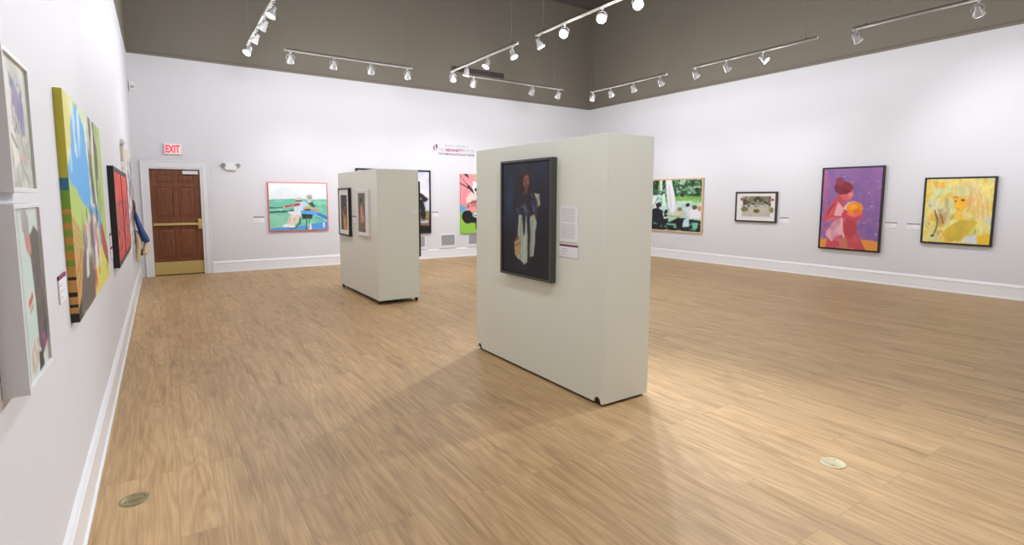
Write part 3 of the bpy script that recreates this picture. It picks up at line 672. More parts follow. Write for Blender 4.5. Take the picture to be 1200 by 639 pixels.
def art_yellow():
    p = P(120, 140, (232, 214, 122)); p.warp(.06, 7, 6)
    p.blot(4, 3, .4, .7, (238, 226, 130), .9); p.blot(5, 4, .52, .7, (206, 212, 160), .9); p.blot(7, 9, .56, .72, (228, 178, 52), .8); p.blot(6, 14, .55, .72, (216, 212, 196), .8, None, (0, .5, .3, .9)); p.blot(12, 16, .62, .70, (160, 148, 112), .6, None, (.0, .45, .3, .9))
    p.poly([(.08, .05), (.34, .06), (.32, .13), (.14, .14)], (242, 178, 52)).ell(.92, .12, .06, .05, (240, 226, 130))
    p.poly([(.42, .10), (.62, .04), (.84, .14), (.94, .4), (.98, .7), (.74, .6), (.62, .30), (.46, .30)], (232, 196, 120), .8); p.blot(12, 8, .5, .66, (236, 214, 150), .8, 5, (.5, .96, .05, .65)); p.ell(.60, .20, .14, .08, (206, 206, 158), .8, soft=.3)
    p.blot(24, 41, .55, .66, (244, 236, 160), .5, 10); p.blot(26, 43, .58, .68, (226, 172, 60), .28, 12); p.blot(22, 45, .6, .7, (200, 212, 150), .4, 18)
    for k in range(7): p.line([(.66 + k * .035, .14 + k * .02), (.74 + k * .03, .36), (.78 + k * .03, .60)], .008, (240, 214, 140) if k % 2 else (220, 160, 96), .6)
    p.poly([(.44, .30), (.60, .26), (.66, .36), (.62, .46), (.52, .50), (.44, .44)], (242, 184, 58)); p.ell(.52, .41, .06, .045, (250, 190, 40), .9, soft=.3); p.ell(.465, .335, .025, .014, (120, 76, 50)).ell(.575, .325, .03, .015, (116, 72, 50)); p.line([(.43, .27), (.5, .28)], .03, (222, 130, 66)); p.ell(.51, .455, .022, .009, (206, 120, 60)); p.ell(.68, .36, .04, .12, (224, 158, 96), .7, soft=.4)
    p.poly([(.48, .54), (.60, .50), (.62, .62), (.50, .66)], (240, 196, 76)); p.poly([(.34, .82), (.44, .72), (.60, .62), (.80, .66), (.72, .80), (.58, .96), (.44, .98), (.36, .90)], (216, 184, 60)); p.blot(7, 12, .5, .66, (196, 170, 56), .7, None, (.35, .8, .6, .97)); p.line([(.30, .82), (.40, .98)], .03, (242, 172, 60)); p.poly([(.62, .92), (.80, .84), (.82, 1), (.60, 1)], (214, 214, 222)); p.poly([(.82, .86), (1, .82), (1, 1), (.84, 1)], (238, 192, 48)); p.ell(.95, .64, .05, .06, (206, 210, 190), .8)
    p.ell(.27, .64, .08, .10, (176, 134, 70), .7, soft=.4); p.line([(.17, .50), (.20, .62), (.21, .80), (.18, .90)], .022, (104, 88, 60)); p.line([(.24, .56), (.32, .70)], .02, (150, 92, 60)); p.ell(.17, .90, .025, .02, (90, 40, 40)); p.line([(.16, .3), (.24, .26)], .03, (190, 206, 120))
    return p.done()
def art_ul():
    p = P(60, 100, (196, 196, 184)); p.warp(.05, 8, 6); p.tone(6, 3, .15)
    p.blot(6, 4, .5, .7, (214, 212, 202), .7); p.blot(6, 8, .55, .7, (160, 164, 150), .6, 9)
    p.poly([(.10, .12), (.26, .14), (.34, .6), (.30, .92), (.14, .60)], (226, 222, 208)); p.poly([(.28, .12), (.58, .22), (.78, .36), (.80, .58), (.58, .56), (.40, .34)], (142, 134, 166)); p.blot(16, 9, .5, .62, (112, 104, 146), .8, 12, (.3, .8, .15, .56)); p.line([(.58, .48), (.62, .62), (.70, .8)], .07, (176, 168, 150)); p.ell(.60, .77, .10, .035, (222, 170, 154)); p.poly([(.14, .62), (.38, .66), (.44, .80), (.22, .84)], (230, 226, 212)); p.line([(.2, .6), (.4, .68)], .03, (130, 120, 100)); p.line([(.5, .80), (.80, .96)], .05, (168, 166, 160)); p.line([(.3, .86), (.4, 1)], .05, (176, 176, 162))
    return p.done()
def art_ll():
    p = P(70, 110, (200, 216, 206)); p.warp(.02, 8, 6)
    p.put((p.u < .16).astype(float), (176, 176, 168)); p.put((p.u > .93).astype(float), (206, 190, 184)); p.poly([(.48, .18), (.80, .12), (.98, .16), (1.0, .86), (.74, .93), (.62, .84), (.62, .56), (.56, .30)], (92, 84, 80)); p.blot(5, 7, .5, .7, (110, 100, 94), .7, 9, (.6, .98, .2, .85)); p.poly([(.0, .0), (.2, 0), (.22, .84), (.10, .9)], (186, 196, 186), .6)
    p.poly([(.30, .02), (.52, .0), (.56, .12), (.50, .16), (.32, .14)], (176, 168, 164)); p.poly([(.36, .12), (.58, .14), (.62, .26), (.54, .30), (.40, .24)], (198, 138, 122)); p.ell(.48, .10, .12, .08, (160, 152, 150), .8)
    p.line([(.34, .56), (.50, .52)], .04, (206, 92, 60)); p.line([(.38, .60), (.50, .58)], .03, (196, 150, 138)); p.poly([(.24, .86), (.42, .78), (.62, .80), (.64, .93), (.26, 1)], (196, 184, 170)); p.blot(10, 9, .5, .65, (226, 216, 206), .8, None, (.2, .66, .78, 1)); p.poly([(.70, .80), (.88, .72), (.96, .84), (.76, .93)], (88, 74, 106)); p.blot(16, 5, .6, .68, (190, 90, 120), .7, None, (.66, .96, .72, .94)); p.poly([(.58, .88), (.72, .90), (.78, 1), (.54, 1)], (52, 46, 48))
    return p.done()
def art_green():
    p = P(140, 150, (176, 202, 98))
    d0, d1 = 3.355, 5.255                       # composed as seen from the near end of the room
    d = d0 + p.U * (d1 - d0); p.U = (1 - d0 / d) / (1 - d0 / d1); p.u = p.U
    p.warp(.02, 10, 6)
    p.blot(4, 3, .4, .7, (196, 214, 128), .7)
    p.poly([(0, 0), (.36, 0), (.30, .12), (.12, .24), (0, .34)], (218, 210, 112)); p.blot(5, 31, .5, .7, (232, 226, 150), .6, 3, (0, .3, 0, .3)); p.poly([(.36, 0), (1, 0), (1, .2), (.6, .2)], (214, 224, 172))
    p.poly([(.84, 0), (1, 0), (1, .72), (.88, .66)], (178, 200, 116)); p.blot(7, 33, .5, .7, (150, 180, 84), .7, 4, (.8, 1, 0, .8))
    p.warp(.05, 14, 9)
    p.poly([(.30, .02), (.38, .0), (.50, .08), (.60, .16), (.66, .34), (.74, .44), (.80, .50), (.88, .62), (.86, .68), (.66, .60), (.40, .48), (.0, .37), (.0, .33), (.12, .24), (.20, .12)], (88, 170, 230))
    p.blot(18, 7, .52, .60, (222, 234, 240), .85, 3, (.16, .60, .02, .26)); p.blot(9, 8, .5, .6, (222, 232, 236), .7, 5, (.05, .3, .24, .34)); p.line([(.56, .1), (.62, .3), (.66, .42)], .03, (236, 236, 224))
    p.blot(22, 13, .42, .56, (228, 226, 212), .9, 3, (.60, .80, .0, .52)); p.blot(26, 15, .50, .60, (88, 84, 76), .9, 3, (.62, .88, .0, .50)); p.line([(.80, .02), (.84, .18), (.86, .34)], .05, (92, 86, 78)); p.line([(.68, .30), (.72, .50), (.74, .64)], .035, (74, 74, 74)); p.line([(.62, .1), (.66, .3)], .014, (150, 150, 130))
    p.warp(.02, 10, 6)
    for k in range(6): p.line([(.0, .53 + k * .035), (.10, .57 + k * .033), (.30, .64 + k * .020)], [.024, .022, .006], (206, 156, 78))
    for k in range(6): p.line([(.0, .545 + k * .035), (.12, .59 + k * .033), (.30, .65 + k * .02)], .006, (110, 110, 50), .7)
    p.poly([(0, .72), (.16, .70), (.28, .70), (.20, .82), (.10, .92), (0, .93)], (206, 152, 76)); p.line([(.02, .80), (.2, .72)], .012, (140, 96, 44)); p.line([(.02, .86), (.16, .78)], .012, (150, 100, 44)); p.poly([(0, .94), (.12, .90), (.12, 1), (0, 1)], (36, 32, 30))
    p.poly([(.10, .92), (.20, .80), (.28, .72), (.44, .70), (.60, .84), (.62, .93), (.52, 1), (.08, 1)], (100, 88, 80)); p.blot(8, 5, .5, .7, (122, 108, 98), .7, None, (.1, .62, .7, 1))
    p.poly([(.64, .80), (.80, .70), (.92, .72), (1, .84), (1, 1), (.52, 1), (.60, .90)], (220, 214, 96)); p.poly([(.82, .64), (.88, .62), (1, .84), (1, .92), (.92, .86), (.82, .74)], (180, 62, 62)); p.poly([(.70, .64), (.80, .62), (.80, .76), (.74, .76)], (52, 150, 186)); p.line([(.88, .80), (.96, .88), (.94, .93)], .014, (70, 74, 50))
    p.poly([(.30, .66), (.46, .58), (.70, .54), (.80, .60), (.74, .70), (.64, .84), (.56, .86), (.48, .74), (.32, .74)], (186, 172, 164)); p.warp(.05, 12, 17)
    p.blot(16, 23, .46, .60, (232, 226, 220), .9, 6, (.32, .78, .56, .86)); p.blot(14, 25, .55, .63, (196, 118, 104), .8, 6, (.34, .74, .60, .92)); p.blot(20, 29, .55, .64, (96, 92, 100), .85, 6, (.30, .84, .50, .84)); p.line([(.54, .95), (.60, .88), (.62, .94)], .04, (212, 96, 56))
    return p.done()
def side_green(t):
    c = (196, 186, 62)
    if t > .37: c = (60, 118, 150) if t < .425 else (122, 162, 44)
    if t > .50:
        k = (t - .50) / .062; c = (206, 146, 66) if (k % 1) < (.35 + (t - .5)) else (132, 162, 56)
    if t > .76: c = (206, 150, 76)
    for a, b in ((.795, .81), (.865, .885), (.915, .93), (.955, 1.1)):
        if a < t < b: c = (30, 28, 30)
    return np.array(lin(c))
def art_red(seed):
    p = P(50, 120, (226, 66, 52)); p.warp(.04, 6, seed)
    p.blot(5, seed, .5, .7, (240, 92, 70), .8); p.blot(14, seed + 1, .5, .62, (92, 40, 46), .85, 10, (.1, .95, .34, .9)); p.blot(20, seed + 2, .56, .66, (176, 120, 116), .7, 8, (.15, .9, .36, .86)); p.blot(24, seed + 5, .6, .7, (60, 30, 38), .7, 6, (.2, .8, .3, .6)); p.put((p.v > .93).astype(float), (208, 54, 44), .7)
    return p.done()
def art_cream():
    p = P(120, 90, (206, 198, 184)); p.warp(.06, 8, 4)
    p.blot(6, 3, .5, .65, (232, 230, 226), .9); p.blot(5, 8, .55, .7, (142, 138, 156), .9, 7); p.blot(9, 12, .58, .68, (96, 84, 92), .8, 7, (.15, 1, .2, .85)); p.blot(9, 17, .6, .7, (122, 66, 76), .8, 7, (.2, 1, .3, .8)); p.poly([(0, 0), (.14, 0), (.12, 1), (0, 1)], (214, 198, 176)); p.blot(7, 21, .62, .72, (84, 96, 150), .8, None, (.3, 1, .1, .9)); p.blot(16, 22, .66, .72, (244, 242, 240), .9)
    return p.done()
def art_portrait():
    p = P(90, 140, (16, 18, 30)); p.warp(.03, 10, 4)
    p.grad(0, .7, (22, 34, 58), (14, 14, 24)); p.ell(.10, .32, .22, .20, (34, 62, 98), .8, soft=.8); p.ell(.45, .08, .5, .12, (26, 40, 66), .6, soft=.8); p.blot(8, 3, .5, .7, (20, 28, 48), .6, None, (0, 1, 0, .6)); p.blot(5, 6, .5, .7, (26, 20, 22), .5)
    p.poly([(.24, .34), (.32, .26), (.44, .22), (.66, .22), (.78, .30), (.80, .46), (.70, .47), (.28, .47), (.24, .44)], (28, 28, 40)); p.blot(18, 9, .5, .62, (54, 62, 92), .8, 14, (.3, .74, .26, .47)); p.blot(22, 19, .6, .68, (110, 116, 140), .6, 18, (.4, .7, .27, .44))
    p.ell(.50, .15, .115, .095, (44, 24, 20)).poly([(.38, .13), (.62, .13), (.64, .28), (.37, .28)], (40, 22, 20)); p.ell(.52, .165, .060, .062, (142, 92, 76)); p.ell(.50, .155, .03, .045, (112, 66, 54), .6, soft=.4); p.line([(.48, .155), (.505, .155)], .010, (36, 20, 20)).line([(.545, .155), (.565, .155)], .010, (36, 20, 20)); p.line([(.525, .165), (.53, .18)], .010, (112, 62, 50)); p.line([(.505, .198), (.55, .198)], .010, (110, 40, 40)); p.line([(.52, .22), (.52, .26)], .06, (104, 66, 54))
    p.poly([(.70, .26), (.80, .28), (.80, .37), (.74, .38), (.75, .32)], (196, 188, 160)); p.line([(.77, .3), (.76, .37)], .03, (150, 140, 116))
    p.poly([(.36, .47), (.54, .47), (.57, .60), (.56, .88), (.50, .90), (.34, .86), (.30, .80), (.35, .66)], (170, 180, 164)); p.line([(.42, .5), (.40, .86)], .02, (126, 136, 124)); p.line([(.5, .6), (.49, .88)], .018, (198, 206, 190)); p.poly([(.43, .46), (.52, .46), (.50, .62), (.47, .66)], (24, 26, 42)); p.poly([(.62, .47), (.70, .46), (.74, .52), (.68, .82), (.60, .82)], (166, 176, 164)); p.line([(.65, .52), (.63, .8)], .018, (118, 126, 118)); p.ell(.68, .48, .035, .025, (190, 160, 130)); p.poly([(.54, .47), (.62, .47), (.60, .84), (.56, .84)], (20, 22, 36))
    p.poly([(.28, .70), (.40, .68), (.41, .82), (.29, .84)], (176, 150, 100)).line([(.30, .74), (.40, .72)], .012, (110, 86, 54)); p.ell(.34, .67, .035, .02, (120, 84, 66)); p.line([(.30, .47), (.31, .64)], .06, (30, 32, 46)); p.ell(.44, .92, .14, .03, (26, 36, 60), .8, soft=.4); p.ell(.62, .88, .05, .02, (22, 26, 44))
    return p.done()
def art_lady():
    p = P(50, 90, (96, 80, 62)); p.warp(.03, 8, 4); p.blot(5, 3, .5, .7, (70, 60, 52), .8)
    p.ell(.55, .32, .10, .07, (190, 140, 110)).ell(.53, .28, .14, .07, (40, 28, 24)); p.poly([(.30, .42), (.74, .40), (.84, .70), (.20, .72)], (120, 70, 56)); p.poly([(.36, .66), (.80, .62), (.90, 1), (.40, 1)], (206, 156, 60)); p.line([(.3, .5), (.5, .62), (.7, .6)], .08, (180, 130, 100)); p.poly([(0, 0), (1, 0), (1, .18), (0, .16)], (60, 66, 84))
    return p.done()
def art_robe():
    p = P(50, 90, (112, 112, 96)); p.warp(.03, 8, 4); p.blot(5, 3, .5, .7, (88, 92, 78), .8)
    p.poly([(.30, .36), (.56, .32), (.80, .58), (.86, .78), (.80, 1), (.18, 1), (.24, .6)], (196, 126, 104)); p.blot(8, 5, .5, .7, (216, 152, 128), .8, 5, (.2, .8, .36, 1)); p.ell(.50, .24, .12, .075, (176, 120, 96)).ell(.46, .19, .14, .07, (60, 44, 36)); p.poly([(.26, .78), (.8, .74), (.8, 1), (.2, 1)], (122, 110, 76)); p.ell(.66, .64, .16, .07, (200, 160, 140)); p.line([(.44, .34), (.46, .6)], .04, (236, 200, 184))
    return p.done()
def art_dark():
    p = P(40, 60, (50, 42, 40)); p.blot(5, 3, .5, .7, (96, 80, 70), .8).blot(7, 5, .6, .7, (150, 120, 90), .6)
    return p.done()

#------------------------------------------------------------------ hang them
def framed(name, label, loc, rot, W, H, img, fm, fw, d, inset=0.012, mat_w=0.0, cat='painting', group=None, rebate=0.0, gap=0.0):
    r = hang(name, label, cat, *loc, rot, group)
    frame(W, H, fw, d, fm, r, rebate=rebate)
    iw, ih = W - 2 * fw, H - 2 * fw
    if mat_w:
        bm = bmesh.new(); a = mat_w if isinstance(mat_w, tuple) else (mat_w, mat_w, mat_w, mat_w)   # left right bottom top
        def rg(l, r_, b_, t_, y): return [bm.verts.new(q) for q in ((-iw / 2 + l, y, fw + b_), (iw / 2 - r_, y, fw + b_), (iw / 2 - r_, y, fw + ih - t_), (-iw / 2 + l, y, fw + ih - t_))]
        y = -d + inset
        R0, R1, R2 = rg(0, 0, 0, 0, y), rg(*a, y), rg(*[q + 0.002 for q in a], y + 0.004)
        for A, B in ((R0, R1), (R1, R2)):
            for k in range(4): bm.faces.new((A[k], A[(k + 1) % 4], B[(k + 1) % 4], B[k]))
        obj('mat_board', bm, M_MAT, r)
        W2, H2 = iw - a[0] - a[1], ih - a[2] - a[3]
        painted('picture', W2 - 0.001, H2 - 0.001, y + 0.003, img, r, x0=-iw / 2 + a[0] + 0.0005, z0=fw + a[2] + 0.0005, back=0.0 if not gap else y + 0.01)
    else:
        painted('canvas', iw - 2 * gap - 0.001, ih - 2 * gap - 0.001, -d + inset, img, r, x0=-iw / 2 + gap + 0.0005, z0=fw + gap + 0.0005, back=-0.001)
        if gap:
            bm = bmesh.new(); bx(bm, -iw / 2, iw / 2, -0.008, -0.002, fw, fw + ih); obj('backing_board', bm, M_BLACKF, r)
    return r

# back wall
framed('painting', 'bright painting of two rowers with thin coral edge on the back wall', (2.682, YB - 0.001, 0.858), BACK, 1.305, 1.118, art_rower(), M_CORAL, 0.018, 0.05, 0.004)
framed('painting', 'tall black framed painting of a dark figure, partly hidden behind the far movable wall', (5.023, YB - 0.001, 0.693), BACK, 1.993, 1.659, art_tall(), M_BLACKF, 0.045, 0.06, 0.012)
r = hang('painting', 'unframed pink and lime green canvas with a black shape on back wall', 'painting', 7.50, YB - 0.001, 0.650, BACK)
painted('canvas', 1.16, 1.64, -0.05, art_pink(), r, back=0.0)
# right wall
framed('painting', 'pale wood framed painting of people under green trees, leftmost on right wall', (XR - 0.001, 9.60, 0.735), RIGHT, 2.01, 1.435, art_picnic(), M_OAKF, 0.035, 0.045, 0.010)
framed('painting', 'small brown framed picture with white margins on the right wall', (XR - 0.001, 7.151, 1.092), RIGHT, 1.03, 0.71, art_small(), mat('dark brown frame', (0.05, 0.032, 0.026), 0.4), 0.038, 0.05, 0.014, mat_w=(0.03, 0.03, 0.035, 0.035))
framed('painting', 'black framed purple painting of a figure in red holding an orange ball', (XR - 0.001, 5.108, 0.603), RIGHT, 1.141, 1.682, art_girl(), M_BLACKF, 0.026, 0.06, 0.008, gap=0.006)
framed('painting', 'black framed yellow painting with a faint face, rightmost on right wall', (XR - 0.001, 3.386, 0.848), RIGHT, 1.0, 1.182, art_yellow(), M_BLACKF, 0.026, 0.055, 0.008, gap=0.004)
# left wall
framed('painting', 'white box framed picture with purple sleeve, upper of two at far left', (XL + 0.001, 2.187, 1.660), LEFT, 0.352, 0.405, art_ul(), M_WHITEF, 0.013, 0.06, 0.008)
framed('painting', 'white box framed picture of a dark robed figure, lower of two at far left', (XL + 0.001, 2.182, 1.078), LEFT, 0.386, 0.548, art_ll(), M_WHITEF, 0.014, 0.06, 0.008)
r = hang('painting', 'large unframed green, yellow and blue abstract canvas on the left wall', 'painting', XL + 0.001, 4.305, 1.02, LEFT)
painted('canvas', 1.90, 1.145, -0.034, art_green(), r, back=0.0, side=side_green)
r = hang('painting', 'two red panels in one deep black frame on the left wall', 'painting', XL + 0.001, 7.44, 0.960, LEFT)
frame(2.36, 0.975, 0.045, 0.05, M_BLACKF, r)
bm = bmesh.new(); bx(bm, -0.035, 0.035, -0.05, 0, 0.045, 0.93); obj('frame_divider', bm, M_BLACKF, r)
painted('canvas', 1.098, 0.883, -0.046, art_red(3), r, x0=-1.134, z0=0.046, back=-0.001)
painted('canvas', 1.098, 0.883, -0.046, art_red(11), r, x0=0.036, z0=0.046, back=-0.001)
# mixed media piece beside the door
r = hang('mixed_media_artwork', 'mottled cream collage with a projecting blue and cream sculpted figure by the door', 'artwork', XL + 0.001, 9.95, 0.88, LEFT)
painted('canvas', 2.55, 1.45, -0.03, art_cream(), r, back=0.0)
M_BLUEC = mat('blue dyed cloth', lin((48, 74, 126)), 0.85, bump=0.6, bscale=22, vary=0.6)
M_CREAMC = mat('cream plaster', lin((216, 196, 160)), 0.7, bump=0.2, bscale=18, vary=0.12)
M_WHITEC = mat('white plaster', (0.80, 0.78, 0.76), 0.7, bump=0.2, bscale=18, vary=0.1)
M_BROWNC = mat('brown carved wood', lin((104, 70, 56)), 0.7, bump=0.2, bscale=20, vary=0.2)
def blob(name, rings, m, parent, n=16):
    """rings (out, along, z, r_out, r_along) stacked into one lumpy surface; local y is away from the wall (negative)"""
    bm = bmesh.new(); R_ = []
    for (out, al, z, ro, ra) in rings:
        R_.append([bm.verts.new((al + ra * math.cos(2 * PI * k / n), -out + ro * math.sin(2 * PI * k / n), z + 0.006 * math.sin(5 * k))) for k in range(n)])
    for A, B in zip(R_, R_[1:]):
        for k in range(n): bm.faces.new((A[k], A[(k + 1) % n], B[(k + 1) % n], B[k])).smooth = True
    bm.faces.new(R_[0][::-1]); bm.faces.new(R_[-1])
    o = obj(name, bm, m, parent); sb = o.modifiers.new('sub', 'SUBSURF'); sb.levels = 1; sb.render_levels = 2
    return o
Z = lambda z: z - 0.88
blob('carved_head', [(0.05, 0.64, Z(1.38), 0.016, 0.05), (0.052, 0.62, Z(1.46), 0.018, 0.06), (0.048, 0.61, Z(1.54), 0.014, 0.05), (0.042, 0.60, Z(1.59), 0.006, 0.03)], M_BROWNC, r)
blob('blue_cloth', [(0.05, 0.63, Z(1.41), 0.014, 0.05), (0.062, 0.63, Z(1.34), 0.026, 0.09), (0.075, 0.64, Z(1.25), 0.036, 0.12), (0.10, 0.65, Z(1.15), 0.040, 0.15), (0.128, 0.66, Z(1.06), 0.048, 0.17), (0.150, 0.67, Z(0.99), 0.058, 0.18), (0.165, 0.68, Z(0.93), 0.060, 0.17), (0.178, 0.68, Z(0.895), 0.050, 0.14), (0.180, 0.68, Z(0.89), 0.02, 0.06)], M_BLUEC, r)
blob('cream_skirt', [(0.05, 0.62, Z(1.09), 0.03, 0.08), (0.07, 0.62, Z(1.0), 0.045, 0.13), (0.08, 0.62, Z(0.90), 0.05, 0.14), (0.07, 0.62, Z(0.80), 0.045, 0.12), (0.055, 0.62, Z(0.70), 0.035, 0.09), (0.05, 0.62, Z(0.56), 0.03, 0.07)], M_CREAMC, r)
blob('cream_foot', [(0.175, 0.66, Z(0.90), 0.025, 0.05), (0.165, 0.66, Z(0.83), 0.032, 0.07), (0.155, 0.66, Z(0.74), 0.045, 0.08), (0.150, 0.66, Z(0.68), 0.055, 0.09)], M_CREAMC, r)
blob('dark_heel', [(0.105, 0.66, Z(0.79), 0.015, 0.03), (0.115, 0.66, Z(0.73), 0.025, 0.05), (0.105, 0.66, Z(0.67), 0.02, 0.05)], M_DARK, r)
blob('plaster_peg', [(0.03, -1.22, Z(2.32), 0.03, 0.03), (0.035, -1.22, Z(2.37), 0.035, 0.035), (0.035, -1.22, Z(2.41), 0.025, 0.03)], M_WHITEC, r, 10)

# foreground movable wall
framed('painting', 'dark portrait of a standing person in white skirt, on the foreground movable wall', (PX0 - 0.001, 3.948, 0.915), RIGHT, 0.80, 1.075, art_portrait(), M_BRONZE, 0.022, 0.062, 0.012, gap=0.003)
# far movable wall
framed('painting', 'small black framed picture with white mat, left on the far movable wall', (QX0 - 0.001, 9.30, 0.975), RIGHT, 0.62, 0.825, art_lady(), M_BLACKF, 0.028, 0.052, 0.010, mat_w=(0.09, 0.09, 0.07, 0.09))
framed('painting', 'small white framed picture of a person in pink robe on the far movable wall', (QX0 - 0.001, 8.325, 1.033), RIGHT, 0.57, 0.73, art_robe(), M_WHITEF, 0.028, 0.035, 0.008, mat_w=(0.03, 0.13, 0.025, 0.025))
framed('painting', 'tall black framed picture seen edge-on, on the hidden right face of far movable wall', (QX1 + 0.001, 8.32, 0.705), LEFT, 1.05, 1.19, art_dark(), M_BLACKF, 0.04, 0.062, 0.012)

# labels
label_card(1.833, YB - 0.0005, 1.065, BACK, 0.22, 0.135, 'small label on back wall left of the rowers painting')
label_card(6.165, YB - 0.0005, 1.115, BACK, 0.20, 0.135, 'small label on back wall right of tall black framed painting')
label_card(XR - 0.0005, 6.475, 1.10, RIGHT, 0.21, 0.12, 'small label right of the small brown framed picture')
label_card(XR - 0.0005, 4.385, 1.095, RIGHT, 0.20, 0.105, 'small label right of the purple painting with orange ball')
label_card(XR - 0.0005, 4.020, 1.085, RIGHT, 0.21, 0.105, 'small label left of the yellow painting')
label_card(XL + 0.0005, 3.155, 1.165, LEFT, 0.20, 0.125, 'white label with plum stripe beside the large green canvas, near edge')
label_card(XL + 0.0005, 6.09, 1.195, LEFT, 0.16, 0.11, 'upper of two stacked labels beside the red panels', rows=2)
label_card(XL + 0.0005, 6.09, 1.070, LEFT, 0.16, 0.11, 'lower of two stacked labels beside the red panels', rows=2)
label_card(PX0 - 0.0005, 3.378, 1.283, RIGHT, 0.225, 0.295, 'tall text panel right of the dark portrait on foreground movable wall', stripe=False, rows=22, block=True)
label_card(PX0 - 0.0005, 3.378, 1.155, RIGHT, 0.235, 0.103, 'plum striped label below the text panel on the foreground movable wall', rows=4)
label_card(QX0 - 0.0005, 8.84, 1.215, RIGHT, 0.20, 0.115, 'label between the two small pictures on the far movable wall')
lc = label_card((3.202 + 3.342) / 2, QY0 - 0.0005, 1.375, BACK, 0.145, 0.09, 'pale label on the end face of the far movable wall', stripe=False, rows=3)
lc.children[0].data.materials[0] = mat('cream label card', (0.80, 0.80, 0.75), 0.6)

# ------------------------------------------------------------------ lighting tracks
def track(x0, y0, x1, y1, label, wires=(0.08, 0.92)):
    a = math.atan2(y1 - y0, x1 - x0); Lh = math.hypot(x1 - x0, y1 - y0)
    r = thing('lighting_track', label, 'track', (x0, y0, TRACK_Z), a, 'suspended white lighting tracks')
    bm = bmesh.new(); bx(bm, 0.02, Lh - 0.02, -0.018, -0.006, -0.018, 0.018); bx(bm, 0.02, Lh - 0.02, 0.006, 0.018, -0.018, 0.018); bx(bm, 0.02, Lh - 0.02, -0.018, 0.018, 0.006, 0.018); obj('rail', bm, M_RAIL, r)
    for s in (0, 1):
        bm = bmesh.new(); bx(bm, s * (Lh - 0.02), s * (Lh - 0.02) + 0.02, -0.02, 0.02, -0.02, 0.02); obj('end_cap', bm, M_RAIL, r, bevel=0.003)
    for w in wires:
        bm = bmesh.new(); tube(bm, [(w * Lh, 0, 0.018), (w * Lh, 0, 1.6), (w * Lh, 0, HC - TRACK_Z)], 0.002, 6); lathe(bm, [(0.012, 0.018), (0.012, 0.03), (0.005, 0.05)], 10, c=(w * Lh, 0)); obj('suspension_wire', bm, M_WIRE, r)
TX_L, TX_M, TX_R, TY1, TY2 = 1.42, 5.28, 9.21, 10.50, 10.42
track(TX_L, 10.53, TX_L, 8.06, 'left lighting track nearest the back wall, running along the left wall')
track(TX_L, 7.98, TX_L, 5.54, 'left lighting track mostly above the frame, running along the left wall')
track(2.02, TY1, 4.49, TY1, 'lighting track along the back wall above the rowers painting')
track(5.72, TY2, 8.42, TY2, 'lighting track along the back wall near the right corner', (0.1, 0.9))
track(TX_M, 10.30, TX_M, 7.77, 'middle lighting track at its far end, crossing towards the slot grille')
track(TX_M, 7.25, TX_M, 4.78, 'nearest middle lighting track, carrying the glaring lamps')
track(TX_R, 10.28, TX_R, 7.86, 'right lighting track farthest away, beside the room corner')
track(TX_R, 7.20, TX_R, 4.73, 'right lighting track second from the corner, above trees and small pictures')
track(TX_R, 4.21, TX_R, 1.77, 'right lighting track nearest, cut by the top of the frame')

proto = {}
def head_meshes():
    bm = bmesh.new(); lathe(bm, [(0.010, 0.0), (0.010, -0.045)], 10); bx(bm, -0.028, 0.028, -0.012, 0.012, -0.012, 0.004)
    proto['stem'] = obj('stem', bm, M_LAMP)
    bm = bmesh.new(); R0 = 0.068
    tube(bm, [(R0 * math.cos(a), 0, -0.045 - R0 + R0 * math.sin(a)) for a in [math.radians(d) for d in range(-25, 206, 11)]], 0.0065, 8); proto['yoke'] = obj('yoke', bm, M_LAMP)
    bm = bmesh.new(); lathe(bm, [(0.0, 0.060), (0.022, 0.060), (0.030, 0.052), (0.031, 0.020), (0.036, 0.004), (0.046, -0.020), (0.060, -0.055), (0.067, -0.078), (0.068, -0.092), (0.062, -0.092), (0.058, -0.078), (0.0, -0.074)], 28, cap=False); proto['lamp_shade'] = obj('lamp_shade', bm, M_LAMP)
    bm = bmesh.new(); lathe(bm, [(0.0, -0.083), (0.030, -0.084), (0.061, -0.0895), (0.0615, -0.086), (0.0, -0.079)], 28, cap=False); proto['lens'] = obj('lens', bm, M_LENS)
head_meshes()
first = [True]
